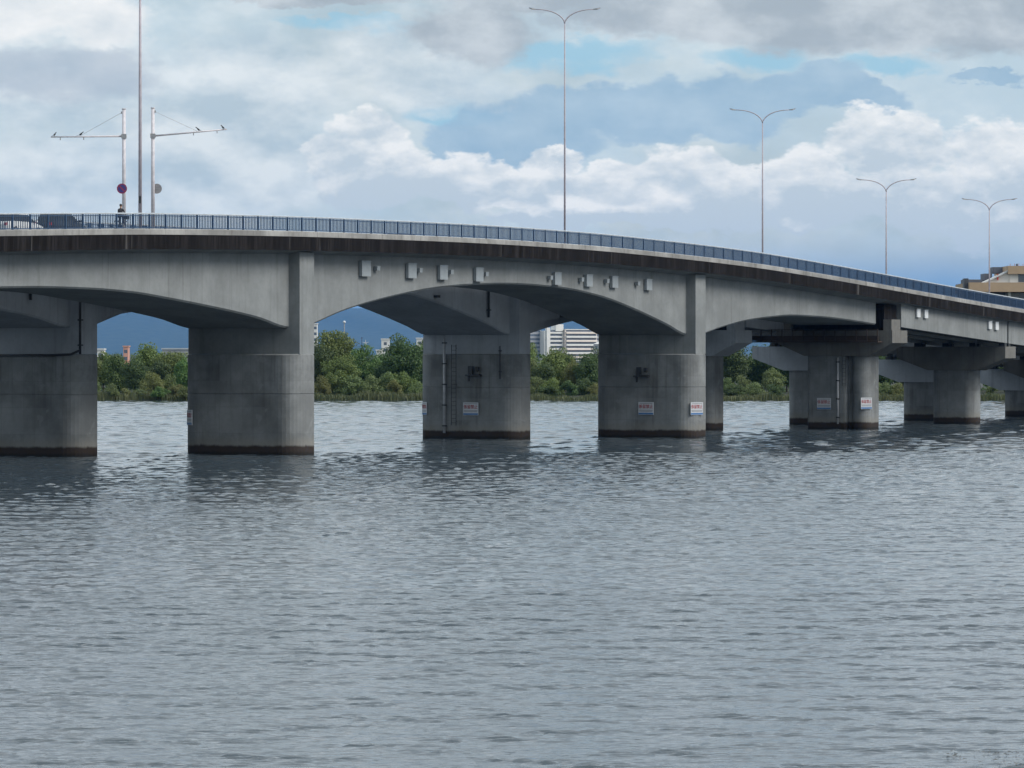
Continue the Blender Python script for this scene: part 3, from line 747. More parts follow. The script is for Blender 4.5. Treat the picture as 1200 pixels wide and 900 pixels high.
# birds on the arms
def bird_mesh():
    mb = MB(); secs = []
    for q, r, zc in ((-.16, .004, .03), (-.12, .02, .05), (-.05, .06, .09), (.02, .075, .12), (.08, .06, .17), (.11, .038, .21), (.14, .045, .25), (.175, .03, .26), (.20, .010, .255), (.235, .003, .25)):
        secs.append([(q, r * .8 * math.cos(a), zc + r * math.sin(a)) for a in [k * math.pi / 4 for k in range(8)]])
    mb.rings(secs); return mb.me('bird', True)
BM = bird_mesh()
def bird(loc, yaw, label, k=1.0):
    o = thing('bird', label, 'bird', loc, yaw, 'birds perched on the mast arms'); o.scale = (k, k, k)
    obj('body', BM, 'bird', o)
    for sg in (-1, 1): MB().tube([(0, sg * .03, -.0), (0, sg * .03, .07)], .008, 5).build('leg', 'bird', o)
    MB().add([(-.30, -.03, .0), (-.30, .03, .0), (-.10, .04, .06), (-.10, -.04, .06), (-.30, -.03, -.01), (-.30, .03, -.01)], [(0, 1, 2, 3), (0, 4, 5, 1), (4, 3, 2, 5), (0, 3, 4), (1, 5, 2)]).build('tail', 'bird', o)
b0 = W(-7.02, -9.55, 0); zb = RAIL(-7.02 - FAR_S) - 1.35
bird(b0 + Vector((-4.75, 0, zb + za1 + .00)), math.pi * .3, 'small dark bird at the far left tip of the left mast arm')
bird(b0 + Vector((-2.95, 0, zb + za1 + .03)), 0, 'small dark bird sitting midway along the left mast arm')
b0 = W(-3.21, -9.55, 0); zb = RAIL(-3.21 - FAR_S) - 1.35
bird(b0 + Vector((3.15, 0, zb + za2 + .33)), math.pi, 'small dark bird sitting midway along the right mast arm')
bird(b0 + Vector((4.85, 0, zb + za2 + .47)), math.pi * .8, 'small dark bird at the far right tip of the right mast arm')

# ------------------------------------------------------------------ cars on the deck
def car(s, t, label, mat, far_side=False, van=False, rev=False):
    z = RAIL(s - (FAR_S if far_side else 0)) - 1.443
    o = thing('car', label, 'car', W(s, t, z), ROT + (math.pi if rev else 0), 'cars crossing the bridge')
    o.rotation_euler = (0, 0, ROT + (math.pi if rev else 0))
    L, Wd, H = 4.3, 1.66, (1.72 if van else 1.45)
    def sec(x, zt, hw, z0=.28): return [(x, -hw, z0), (x, hw, z0), (x, hw * 1.0, z0 + (zt - z0) * .55), (x, hw * .93, zt), (x, -hw * .93, zt), (x, -hw, z0 + (zt - z0) * .55)]
    hw = Wd / 2
    MB().rings([sec(-L/2, .75, hw * .8, .4), sec(-L/2 + .12, .92, hw * .95), sec(-L/2 + .7, .95, hw), sec(.2, .93, hw), sec(L/2 - 1.0, .86, hw), sec(L/2 - .2, .70, hw * .92), sec(L/2, .55, hw * .75, .35)]).build('body', mat, o)
    x0, x1 = (-L/2 + .12, L/2 - .75) if van else (-L/2 + .45, L/2 - 1.05)
    def cs(x, zt): return [(x, -hw * .92, .90), (x, hw * .92, .90), (x, hw * .78, zt), (x, -hw * .78, zt)]
    MB().rings([cs(x0, .96), cs(x0 + .35, H - .07), cs(x1 - .75, H - .06), cs(x1, .93)]).build('window_band', 'glass_dark', o)
    MB().rings([[(x, -hw * .80, H - .075), (x, hw * .80, H - .075), (x, hw * .7, H), (x, -hw * .7, H)] for x in (x0 + .32, x1 - .72)]).build('roof', mat, o)
    for xx in (-L/2 + .85, L/2 - .85):
        for sg in (-1, 1):
            wv = lambda r, y: [(xx + r * math.cos(2 * math.pi * k / 16), y, .31 + r * math.sin(2 * math.pi * k / 16)) for k in range(16)]
            wh = MB().rings([wv(.31, sg * hw * .78), wv(.31, sg * (hw + .01))]).build('wheel', 'tyre', o)
            MB().rings([wv(.2, sg * (hw + .011)), wv(.18, sg * (hw + .022))]).build('rim', 'rim', wh)
    for sg in (-1, 1):
        MB().box(L/2 - .2, L/2 - .02, sg * hw * .62 - .14, sg * hw * .62 + .14, .56, .68).build('headlight', 'lamp_clear', o)
        MB().box(-L/2 - .01, -L/2 + .1, sg * hw * .72 - .1, sg * hw * .72 + .1, .66, .84).build('tail_light', 'lamp_red', o)
        MB().box(.85, 1.0, sg * (hw + .1) - .08, sg * (hw + .1) + .08, .92, 1.05).build('mirror', mat, o)
car(-29.0, -4.0, 'white car behind the railing at the left edge of the picture', 'car_white')
car(-23.8, -4.0, 'dark car following the white one behind the left railing', 'car_dark')
car(43.7, -15.2, 'dark van behind the railing above the left part of the main span', 'car_blue', True, True, True)
car(59.1, -15.2, 'dark car behind the railing above the middle of the main span', 'car_dark', True, False, True)

# ------------------------------------------------------------------ cyclist
def skin(name, joints, edges, mat, parent, sub=2):
    me = bpy.data.meshes.new(name); me.from_pydata([j[0] for j in joints], edges, []); me.update()
    o = bpy.data.objects.new(name, me); C.objects.link(o)
    md = o.modifiers.new('skin', 'SKIN'); md.use_smooth_shade = True
    for i, j in enumerate(joints):
        r = j[1]; me.skin_vertices[0].data[i].radius = r if hasattr(r, '__len__') else (r, r)
    me.skin_vertices[0].data[0].use_root = True
    s2 = o.modifiers.new('sub', 'SUBSURF'); s2.levels = sub; s2.render_levels = sub
    dg = bpy.context.evaluated_depsgraph_get(); dg.update()
    m2 = bpy.data.meshes.new_from_object(o.evaluated_get(dg)); m2.materials.clear(); C.objects.unlink(o); bpy.data.objects.remove(o)
    return obj(name, m2, mat, parent)
def cyclist(s, t):
    z = RAIL(s) - 1.112; loc = W(s, t, z)
    bk = thing('bicycle', 'dark bicycle ridden along the bridge behind the railing', 'bicycle', loc, ROT)
    for x in (-.52, .52):
        n = 24; pts = [(x + .31 * math.cos(2 * math.pi * k / n), 0, .33 + .31 * math.sin(2 * math.pi * k / n)) for k in range(n + 1)]
        wh = MB().tube(pts, .02, 6, False).build('wheel', 'tyre', bk, True)
        mb = MB()
        for k in range(10): a = 2 * math.pi * k / 10; mb.tube([(x, 0, .33), (x + .3 * math.cos(a), 0, .33 + .3 * math.sin(a))], .004, 4)
        mb.build('spokes', 'galv', wh)
    MB().tube([(-.52, 0, .33), (-.05, 0, .30), (.38, 0, .78), (-.18, 0, .75), (-.52, 0, .33)], .018, 6).tube([(-.05, 0, .30), (-.20, 0, .88)], .018, 6).tube([(.52, 0, .33), (.36, 0, .95)], .018, 6).build('frame', 'dark_steel', bk)
    MB().box(-.34, -.08, -.08, .08, .88, .94).build('saddle', 'tyre', bk)
    MB().tube([(.26, -.27, 1.0), (.36, -.1, .98), (.36, .1, .98), (.26, .27, 1.0)], .015, 6).build('handlebar', 'galv', bk)
    MB().box(.45, .80, -.17, .17, .72, .93).build('basket', 'dark_steel', bk)
    for sg in (-1, 1): MB().box(-.1, .04, sg * .12 - .05, sg * .12 + .05, .28 - sg * .14, .31 - sg * .14).build('pedal', 'tyre', bk)
    pr = thing('person', 'person in dark clothes riding along the bridge, head showing above the railing', 'person', loc, ROT)
    J = [((-.20, 0, .96), .13), ((-.12, 0, 1.16), (.12, .15)), ((-.04, 0, 1.33), (.11, .16)), ((-.01, 0, 1.40), .06), ((.0, 0, 1.46), .052), ((.015, 0, 1.545), .088), ((.02, 0, 1.62), .080),
         ((-.02, .17, 1.33), .055), ((.10, .24, 1.12), .042), ((.27, .26, 1.03), .033), ((-.02, -.17, 1.33), .055), ((.10, -.24, 1.12), .042), ((.27, -.26, 1.03), .033),
         ((-.14, .10, .93), .085), ((.14, .11, .68), .062), ((-.02, .12, .24), .045), ((.10, .12, .19), .035), ((-.14, -.10, .93), .085), ((.16, -.11, .82), .062), ((.03, -.12, .50), .045), ((.14, -.12, .46), .035)]
    E_ = [(0, 1), (1, 2), (2, 3), (3, 4), (4, 5), (5, 6), (2, 7), (7, 8), (8, 9), (2, 10), (10, 11), (11, 12), (0, 13), (13, 14), (14, 15), (15, 16), (0, 17), (17, 18), (18, 19), (19, 20)]
    b = skin('body', J, E_, 'cloth_dark', pr)
    b.data.materials.append(MATS['skin'])
    for f in b.data.polygons:
        if f.center.z > 1.42 or (f.center.x > .22 and f.center.z > .98): f.material_index = 1
    hv = MB(); secs = []
    for k in range(6):
        a = k / 5 * math.pi / 2; r = .098 * math.cos(a) + .001
        secs.append([(.005 + r * math.cos(q) * 1.08 - .012, r * math.sin(q) * .95, 1.585 + .115 * math.sin(a)) for q in [j * math.pi / 8 for j in range(16)]])
    hv.rings(secs).build('hair', 'hair', pr, True)
    MB().box(.095, .125, -.012, .012, 1.535, 1.57).build('nose', 'skin', pr)
cyclist(-23.4, .30)

# ------------------------------------------------------------------ far buildings
def apartments():
    Y = 3000; k = Y / 5000
    X = lambda u: (u - 600) * k
    Z = lambda v: 7 + (414 - v) * k
    o = thing('apartment_block', 'large white apartment block with striped balconies above the trees', 'building', (X(665), Y, 0), 0)
    ox = X(665); L = lambda u: X(u) - ox
    zt = Z(386.5)
    MB().box(L(662.5), L(700), 0, 14, 0, zt).build('main_wall', 'bld_cream', o)
    MB().box(L(640), L(662.3), 3, 14, 0, Z(387.5)).build('side_wall', 'bld_white', o)
    MB().box(L(642), L(646), 1.5, 4, 0, Z(384)).build('stair_tower', 'bld_white', o)
    MB().box(L(653), L(662), 2, 9, zt - 1, Z(380)).build('roof_house', 'bld_white', o)
    MB().box(L(618), L(641.5), 9, 20, 0, Z(387)).build('rear_wing', 'bld_grey', o)
    MB().box(L(700.2), L(722), 2.2, 14, 0, Z(388)).build('end_wing', 'bld_grey', o)
    MB().box(L(662), L(700.3), -.3, 14.2, zt + .002, zt + .5).build('parapet', 'bld_white', o)
    fl = 4.75 * k
    for i in range(8):
        zf = zt - fl * (i + 1)
        MB().box(L(663), L(699.6), -1.3, -.02, zf + .15, zf + 1.45).build('balcony', 'bld_white' if i % 2 else 'bld_cream', o)
        MB().box(L(663.3), L(699.3), -.015, -.003, zf + 1.5, zf + fl - .15).build('window_row', 'bld_window', o)
        MB().box(L(646.5), L(661.8), 2.0, 2.98, zf + .15, zf + 1.3).build('balcony', 'bld_white', o)
        MB().box(L(647), L(661), 2.985, 2.996, zf + 1.4, zf + fl - .2).build('window_row', 'bld_window', o)
        MB().box(L(620), L(640), 8.97, 8.99, zf + 1.2, zf + fl - .2).build('window_row', 'bld_window', o)
        MB().box(L(702), L(720), 2.17, 2.19, zf + 1.2, zf + fl - .2).build('window_row', 'bld_window', o)
    o.rotation_euler = (0, 0, R_(30)); o.scale = (1.15, 1, 1)
    h = thing('white_house', 'small white building with a bright roof in front of the apartment block', 'building', (X(697), Y - 200, 0), 0)
    MB().box(-4.5, 4.5, 0, 8, 0, Z(404)).build('wall', 'bld_grey', h)
    MB().rings([[(-4.8, -.3, Z(404.0) + .01), (4.8, -.3, Z(404.0) + .01), (3.2, 1, Z(401)), (-1.2, 1, Z(401))], [(-4.8, 8.3, Z(404.0) + .01), (4.8, 8.3, Z(404.0) + .01), (3.2, 7, Z(401)), (-1.2, 7, Z(401))]]).build('roof', 'bld_white', h)
    for i in range(3): MB().box(-3.6 + i * 2.6, -2.2 + i * 2.6, -.02, -.003, Z(409), Z(406)).build('window', 'bld_window', h)
apartments()
def tan_building():
    Y = 700; k = Y / 5000
    X = lambda u: (u - 600) * k; Z = lambda v: 7 + (414 - v) * k
    ox = X(1132); L = lambda u: X(u) - ox
    o = thing('tan_building', 'stepped tan building with parapet bands rising behind the right end of the bridge', 'building', (ox, Y, 0), 0)
    MB().box(L(1138), L(1290), 2.5, 22, 0.5, Z(343)).build('ground_storeys', 'bld_grey', o)
    MB().box(L(1136), L(1290), 0, 22.1, Z(342), Z(331)).build('lower_band', 'bld_tan', o)
    for u in (1183, 1214, 1245, 1272): MB().box(L(u), L(u) + .35, 1.2, 2.4, .5, Z(342.01)).build('pillar', 'bld_white', o)
    MB().box(L(1160), L(1180), 2.44, 2.49, Z(349), Z(343.4)).build('window', 'bld_dark', o)
    MB().box(L(1196), L(1212), 2.44, 2.49, Z(349), Z(343.4)).build('window', 'bld_window', o)
    MB().box(L(1184), L(1290), .8, 20, Z(330.99), Z(321)).build('upper_storey', 'bld_white', o)
    MB().box(L(1194), L(1288), .74, .79, Z(330.5), Z(321.5)).build('window_row', 'bld_window', o)
    MB().box(L(1181.5), L(1290), .2, 20.2, Z(320.98), Z(311.5)).build('upper_band', 'bld_tan', o)
    # sloping white stair wall
    MB().rings([[(L(1153), y, Z(330.98)), (L(1184), y, Z(330.98)), (L(1194), y, Z(322)), (L(1181.8), y, Z(317.5))] for y in (1.0, 6.0)]).build('stair_wall', 'bld_white', o)
    MB().rings([[(L(1152.5), y, Z(330.95)), (L(1155.5), y, Z(330.95)), (L(1182), y, Z(318.6)), (L(1182), y, Z(316.2))] for y in (.55, .95)]).build('stair_parapet', 'box_white', o)
    MB().box(L(1169), L(1170.6), .6, .9, Z(328), Z(321)).build('red_pipe', 'bld_red', o)
    MB().box(L(1131.5), L(1136.5), 2, 4.5, .5, Z(326)).build('corner_post', 'bld_dark', o)
    for u0, u1, v0, v1 in ((1136.5, 1158, 330.9, 326.5), (1160, 1169, 330.9, 319.5), (1170, 1182, 319, 311.8)):
        MB().box(L(u0), L(u1), 8, 14, Z(v0), Z(v1)).build('roof_plant', 'bld_rail', o)
    for i in range(7): MB().box(L(1184 + i * 5), L(1184 + i * 5) + .06, .4, .46, Z(311.49), Z(308.8)).build('roof_post', 'bld_red', o)
    MB().box(L(1191.5), L(1193.5), .8, 1.2, Z(311.49), Z(309)).build('roof_box', 'bld_dark', o)
tan_building()
def small_building(name, label, u0, u1, vt, Y, mat, roofs=None, depth=8, win=True):
    k = Y / 5000; X0, X1 = (u0 - 600) * k, (u1 - 600) * k; zt = 7 + (414 - vt) * k
    o = thing(name, label, 'building', ((X0 + X1) / 2, Y, 0)); h = (X1 - X0) / 2
    MB().box(-h, h, 0, depth, .5, zt).build('wall', mat, o)
    MB().box(-h - .3, h + .3, -.3, depth + .3, zt + .002, zt + .5).build('roof', roofs or mat, o)
    if win:
        nw = max(1, int(2 * h / 4))
        for i in range(nw):
            for j in range(3):
                x = -h + (i + .5) * 2 * h / nw; MB().box(x - .7, x + .7, -.03, -.004, zt - 2.6 - 3 * j, zt - 1.2 - 3 * j).build('window', 'bld_window', o)
small_building('tower_house', 'narrow pink building peeping over the trees beyond the left gap', 144.5, 150, 406.5, 1800, 'bld_pinkish')
small_building('hall', 'long low grey roofed hall behind the trees beside the nearest pier', 190, 222, 409.5, 1500, 'bld_grey', 'roof_pale')
small_building('white_house', 'tiny white building just right of the far left pier', 114, 121, 410, 1500, 'bld_white', 'box_white')
small_building('white_tower', 'white stepped building left of the large dark tree', 447, 456, 398, 2000, 'bld_white')
small_building('white_house', 'low white house at the foot of the white stepped building', 441, 447.2, 411, 1980, 'bld_white', win=False)
small_building('white_house', 'bright white house behind the right edge of the large dark tree', 488, 496, 397, 1900, 'bld_white', 'box_white')
small_building('white_tower', 'pale narrow tower close to the right edge of the nearest pier', 367.5, 371.5, 380, 2200, 'bld_white')
def water_tank():
    Y = 2600; k = Y / 5000; x = (403.5 - 600) * k; z = 7 + (414 - 377.5) * k
    o = thing('water_tank', 'small white ball shaped tank on a mast above the left trees', 'water tank', (x, Y, 0))
    MB().tube([(0, 0, .5), (0, 0, z)], [.5, .3], 8).build('mast', 'bld_grey', o)
    n = 10; MB().rings([[(.9 * 1.0 * math.sin(math.pi * (i + .02) / 8.04) * math.cos(2 * math.pi * j / n), .9 * math.sin(math.pi * (i + .02) / 8.04) * math.sin(2 * math.pi * j / n), z - .9 * math.cos(math.pi * (i + .02) / 8.04)) for j in range(n)] for i in range(9)]).build('tank', 'box_white', o, True)
    o.children[1].scale = (1, 1, 1)
    x = (428.5 - 600) * k; o = thing('spoked_mast', 'thin mast topped by a pale star of spokes over the green trees', 'mast', (x, Y, 0)); z = 7 + (414 - 402) * k
    MB().tube([(0, 0, .5), (0, 0, z)], [.25, .15], 6).build('mast', 'bld_grey', o)
    for a in range(5):
        q = math.pi / 2 + a * 2 * math.pi / 5; MB().tube([(0, 0, z), (1.9 * math.cos(q), 0, z + 1.9 * math.sin(q))], [.16, .1], 6).build('spoke', 'bld_white', o)
    x = (437.5 - 600) * k; o = thing('thin_pole', 'thin dark pole standing above the green trees', 'pole', (x, Y - 200, 0))
    MB().tube([(0, 0, .5), (0, 0, 7 + (414 - 397) * k)], [.2, .14], 6).build('shaft', 'bld_dark', o)
    MB().box(-.5, .5, -.1, .1, 7 + (414 - 397) * k - .4, 7 + (414 - 397) * k).build('head', 'bld_dark', o)
water_tank()

# ------------------------------------------------------------------ trees
def crown_mesh(name, seed, envelope, nclump, nleaf, leaf, droop=0.0):
    """envelope: (rx, ry, z0, z1, shape) of a crown about 10 m tall"""
    rng = np.random.RandomState(seed); rx, ry, z0, z1, sh = envelope
    cl = []
    zc0, hz = (z0 + z1) / 2, (z1 - z0) / 2
    for i in range(nclump):
        d0 = rng.normal(size=3); d0 /= np.linalg.norm(d0); q = rng.rand() ** (1 / 2.4) * .80
        wob = 1 + .18 * math.sin(3 * math.atan2(d0[1], d0[0]) + seed) + .12 * rng.normal()
        zz = d0[2] * q; taper = 1 - .25 * max(0, -zz) * sh
        r = (.17 + .13 * rng.rand()) * min(rx, hz) * 1.25
        cl.append((rx * d0[0] * q * wob * taper, ry * d0[1] * q * wob * taper, zc0 + hz * zz, r * (1 + .35 * rng.rand()), r * (1 + .35 * rng.rand()), r * (.62 + .3 * rng.rand())))
    cl = np.array(cl); wts = cl[:, 3] * cl[:, 5]; wts /= wts.sum()
    idx = rng.choice(len(cl), nleaf, p=wts)
    d = rng.normal(size=(nleaf, 3)); d /= np.linalg.norm(d, axis=1)[:, None]
    rad = .62 + .43 * rng.rand(nleaf) ** .7; rad += (rng.rand(nleaf) < .06) * .25 * rng.rand(nleaf)
    c = cl[idx, :3] + d * cl[idx, 3:] * rad[:, None]
    c[:, 2] -= droop * rng.rand(nleaf) ** 2; c[:, 2] = np.maximum(c[:, 2], .1)
    nrm = d + rng.normal(size=(nleaf, 3)) * .55; nrm[:, 2] += .25; nrm /= np.linalg.norm(nrm, axis=1)[:, None]
    up = rng.normal(size=(nleaf, 3)); a = np.cross(nrm, up); a /= np.linalg.norm(a, axis=1)[:, None]; b = np.cross(nrm, a)
    s = leaf * (.6 + .8 * rng.rand(nleaf))[:, None]
    v = np.stack([c - a * s * .5, c + b * s * .34, c + a * s * .55, c - b * s * .34], 1).reshape(-1, 3)
    f = np.arange(nleaf * 4).reshape(-1, 4)
    me = bpy.data.meshes.new(name); me.from_pydata(v.tolist(), [], f.tolist()); me.update()
    return me, cl
def trunk_mesh(name, seed, cl, h0):
    rng = random.Random(seed); mb = MB()
    top = float(np.percentile(cl[:, 2], 70))
    pts = [(0, 0, -.4), (rng.uniform(-.1, .1), rng.uniform(-.1, .1), h0 * .5), (rng.uniform(-.3, .3), rng.uniform(-.3, .3), (h0 + top) / 2), (rng.uniform(-.5, .5), rng.uniform(-.5, .5), top)]
    mb.tube(pts, [.24, .19, .13, .04], 7)
    for i in range(7):
        c = cl[rng.randrange(len(cl))]; z = rng.uniform(h0 * .5, top * .75)
        mb.tube([(0, 0, z), (c[0] * .5, c[1] * .5, (z + c[2]) / 2 + .3), (c[0], c[1], c[2])], [.09, .06, .02], 5)
    return mb.me(name, True)
KINDS = {}
def kind(key, seed, env, nc, nl, leaf, h0, droop=0):
    c, cl = crown_mesh('crown', seed, env, nc, nl, leaf, droop); KINDS[key] = (c, trunk_mesh('trunk', seed, cl, h0))
for i in range(3): kind(('broad', i), 10 + i, (4.8, 4.4, .8, 10.2, .9), 64, 11000, .36, 2.2)
for i in range(2): kind(('tall', i), 20 + i, (3.4, 3.2, .6, 10.2, .8), 52, 8500, .33, 2.0)
for i in range(3): kind(('round', i), 30 + i, (4.3, 4.0, -.4, 7.4, .75), 56, 9000, .32, .8)
for i in range(3): kind(('shrub', i), 40 + i, (3.5, 3.1, -1.0, 4.1, .4), 40, 7000, .24, .4, .3)
KH = {'broad': 10.3, 'tall': 10.3, 'round': 7.4, 'shrub': 4.2}; KW = {'broad': 10.2, 'tall': 7.2, 'round': 9.2, 'shrub': 7.4}
MESHCACHE = {}
def tree(u, vtop, wpx, Y, key, mat, label, cat='tree', group='trees on the far shore'):
    kpx = 5000 / Y; x = (u - 600) / kpx; z0 = .55 if Y < 640 else .9
    H = 7 + (414 - vtop) / kpx - z0; Wm = wpx / kpx
    kz = H / KH[key[0]]; kx = Wm / KW[key[0]]
    nm = {'broad': 'broadleaf_tree', 'tall': 'upright_tree', 'round': 'round_tree', 'shrub': 'shore_shrub'}[key[0]]
    rng = random.Random(hash((round(u), round(vtop))) & 0xffff)
    o = thing(nm, label, cat, (x, Y, z0), rng.uniform(0, 6.28), group); o.scale = (kx, kx, kz)
    ck = (key, mat)
    if ck not in MESHCACHE:
        m = KINDS[key][0].copy(); m.materials.clear(); m.materials.append(MATS[mat]); MESHCACHE[ck] = m
    obj('crown', MESHCACHE[ck], None, o)
    tm = KINDS[key][1]
    obj('trunk', tm, 'bark', o)
GT = 'trees on the far shore'; GS = 'shrubs along the far waterline'
TREES = [
 # gap between the left pair of piers
 (172, 397, 52, 668, ('broad', 0), 'leaf_olive', 'tallest olive green tree in the middle of the left gap'),
 (138, 411, 44, 655, ('round', 0), 'leaf_bright', 'fresh green tree on the left of the left gap'),
 (121, 409, 30, 672, ('tall', 0), 'leaf_olive', 'brownish green tree beside the far left pier'),
 (203, 408, 56, 660, ('broad', 1), 'leaf_olive', 'wide olive tree on the right of the left gap'),
 (158, 420, 40, 648, ('broad', 2), 'leaf_dark', 'dark tree low in the middle of the left gap'),
 (186, 416, 34, 650, ('tall', 1), 'leaf_dark', 'dark tree right of the middle of the left gap'),
 (215, 414, 34, 646, ('round', 1), 'leaf_bright', 'green tree half behind the nearest pier'),
 (178, 432, 34, 640, ('shrub', 0), 'leaf_yellow', 'light green bush above the reeds in the left gap'),
 (198, 434, 24, 641, ('shrub', 2), 'leaf_shrub', 'dull green bush on the right of the left gap'),
 # gap right of the nearest pier
 (392, 381, 60, 662, ('broad', 1), 'leaf_olive', 'big olive tree just right of the nearest pier'),
 (376, 396, 40, 655, ('broad', 0), 'leaf_dark', 'dark tree touching the edge of the nearest pier'),
 (424, 403, 46, 668, ('round', 2), 'leaf_bright', 'bright green tree in the dip of the middle gap'),
 (446, 411, 40, 672, ('round', 0), 'leaf_bright', 'low bright green tree left of the large dark tree'),
 (474, 391, 56, 658, ('broad', 2), 'leaf_dark', 'large dark green tree left of the middle pier'),
 (496, 394, 36, 672, ('tall', 0), 'leaf_dark', 'dark tree at the edge of the middle pier'),
 (455, 414, 44, 662, ('broad', 0), 'leaf_dark', 'dark tree in the shade under the large dark tree'),
 (400, 415, 50, 650, ('broad', 2), 'leaf_olive', 'olive tree under the big olive tree'),
 # gap left of the right main pier
 (652, 402, 42, 664, ('broad', 0), 'leaf_olive', 'olive tree in front of the apartment block'),
 (624, 414, 26, 655, ('tall', 1), 'leaf_shrub', 'green tree just right of the middle pier'),
 (618, 391, 26, 672, ('tall', 0), 'leaf_olive', 'thin topped tree reaching up beside the middle pier'),
 (671, 418, 26, 652, ('round', 1), 'leaf_yellow', 'pale green tree among dark ones left of the right main pier'),
 (690, 410, 38, 650, ('broad', 1), 'leaf_dark', 'dark evergreen looking tree left of the right main pier'),
 (640, 424, 36, 650, ('round', 2), 'leaf_dark', 'dark brownish tree below the olive tree'),
 (662, 411, 30, 676, ('round', 0), 'leaf_dark', 'dark tree between the olive tree and the evergreen'),
 (704, 406, 36, 668, ('broad', 2), 'leaf_dark', 'dark tree at the edge of the right main pier'),
 # gap right of the right main pier
 (858, 398, 50, 668, ('broad', 1), 'leaf_dark', 'tall dark tree right of the right main pier'),
 (892, 400, 54, 672, ('broad', 0), 'leaf_dark', 'tall dark tree in the middle of the right gap'),
 (922, 402, 50, 668, ('broad', 2), 'leaf_dark', 'tall dark tree on the right of the right gap'),
 (905, 428, 34, 644, ('round', 1), 'leaf_shrub', 'rounded mid green tree on the right of the right gap'),
 (872, 437, 26, 642, ('shrub', 1), 'leaf_shrub', 'green bush with a pointed top in the right gap'),
 (852, 440, 26, 642, ('shrub', 0), 'leaf_shrub', 'green bush at the left of the right gap'),
 (1036, 405, 44, 668, ('broad', 0), 'leaf_dark', 'dark tree right of the slotted pier'),
 (1058, 408, 40, 668, ('broad', 1), 'leaf_dark', 'dark tree behind the second viaduct pier'),
 (1163, 408, 44, 668, ('broad', 2), 'leaf_dark', 'dark tree in the narrow gap near the right edge'),
]
for i, a in enumerate(TREES): tree(*a, cat='bush' if a[4][0] == 'shrub' else 'tree', group=GT)
SHRUBS = [(131, 448, 20, 632, 0, 'leaf_shrub', 'rounded olive bush on the waterline at the far left'), (148, 455, 14, 633, 1, 'leaf_yellow', 'pale small bush among the reeds in the left gap'),
 (163, 456, 18, 633, 2, 'leaf_shrub', 'low green bush on the waterline in the middle of the left gap'), (186, 453, 22, 631, 0, 'leaf_bright', 'fresh green bush on the waterline in the left gap'),
 (205, 450, 22, 634, 1, 'leaf_yellow', 'tan green bush on the right of the left gap'), (216, 452, 16, 631, 2, 'leaf_shrub', 'low bush touching the left edge of the nearest pier'),
 (377, 438, 22, 640, 0, 'leaf_yellow', 'yellow green bush next to the nearest pier'), (392, 431, 34, 642, 1, 'leaf_olive', 'olive bush right of the yellow green bush'),
 (412, 436, 36, 641, 2, 'leaf_shrub', 'wide dull bush in the left half of the middle gap'), (434, 438, 34, 640, 0, 'leaf_shrub', 'wide dull bush in the middle of the middle gap'),
 (456, 434, 30, 642, 1, 'leaf_shrub', 'rounded bush under the large dark tree'), (472, 432, 30, 643, 2, 'leaf_olive', 'olive bush right under the large dark tree'),
 (490, 446, 26, 638, 0, 'leaf_shrub', 'low bush next to the middle pier'), (463, 444, 22, 637, 1, 'leaf_yellow', 'yellowish bush near the waterline under the large dark tree'),
 (628, 438, 28, 642, 2, 'leaf_shrub', 'green bush on the shore right of the middle pier'), (648, 441, 30, 640, 0, 'leaf_olive', 'brownish bush in front of the apartment block'),
 (668, 445, 26, 638, 1, 'leaf_dark', 'dark low bush left of the right main pier'), (686, 440, 30, 640, 2, 'leaf_dark', 'dark wide bush by the right main pier'),
 (698, 448, 16, 636, 0, 'leaf_yellow', 'small bright bush touching the right main pier'), (642, 452, 30, 634, 1, 'leaf_dark', 'dark low bush at the waterline in front of the brownish one'),
 (860, 449, 30, 635, 2, 'leaf_dark', 'dark low bush at the waterline in the right gap'), (885, 447, 30, 637, 0, 'leaf_shrub', 'low green bush at the waterline in the right gap'), (910, 450, 26, 635, 1, 'leaf_dark', 'dark low bush by the pier on the right of the right gap'),
 (1037, 446, 22, 636, 2, 'leaf_shrub', 'green bush right of the slotted pier'), (1052, 448, 20, 636, 0, 'leaf_yellow', 'light bush left of the second viaduct pier'), (1162, 448, 20, 636, 1, 'leaf_shrub', 'green bush in the narrow gap near the right edge')]
for (u, vt, w, Y, k, mt, lb) in SHRUBS: tree(u, vt - 1.5, w * 1.25, Y - 3, ('shrub', k), mt, lb, 'bush', GS)
# more of the same wood where the piers stand in front of it
rng = random.Random(11)
u = -110; cnt = {}
while u < 1330:
    vis = any(a < u < b for a, b in ((112, 222), (366, 500), (616, 708), (842, 924), (1028, 1060), (1152, 1170)))
    if not vis:
        kd = (rng.choice(['broad', 'tall', 'round']), rng.randrange(2))
        for lim, nm in ((112, 'far left pier'), (366, 'nearest pier'), (616, 'middle pier'), (842, 'right main pier'), (1028, 'slotted pier'), (1152, 'second viaduct pier'), (9999, 'last visible pier on the right')):
            if u < lim: break
        cnt[nm] = cnt.get(nm, 0) + 1; nth = ['first', 'second', 'third', 'fourth', 'fifth', 'sixth', 'seventh', 'eighth', 'ninth', 'tenth', 'eleventh', 'twelfth', 'thirteenth', 'fourteenth'][cnt[nm] - 1]
        tree(u, rng.uniform(402, 416), rng.uniform(36, 54), rng.uniform(652, 676), kd, rng.choice(['leaf_olive', 'leaf_dark', 'leaf_shrub']), nth + ' shore tree from the left behind the ' + nm, group='shore trees behind the piers')
        tree(u + 8, rng.uniform(438, 448), rng.uniform(24, 34), rng.uniform(634, 640), ('shrub', rng.randrange(3)), rng.choice(['leaf_shrub', 'leaf_dark']), nth + ' low shore bush from the left behind the ' + nm, 'bush', 'shore bushes behind the piers')
    u += rng.uniform(22, 30)
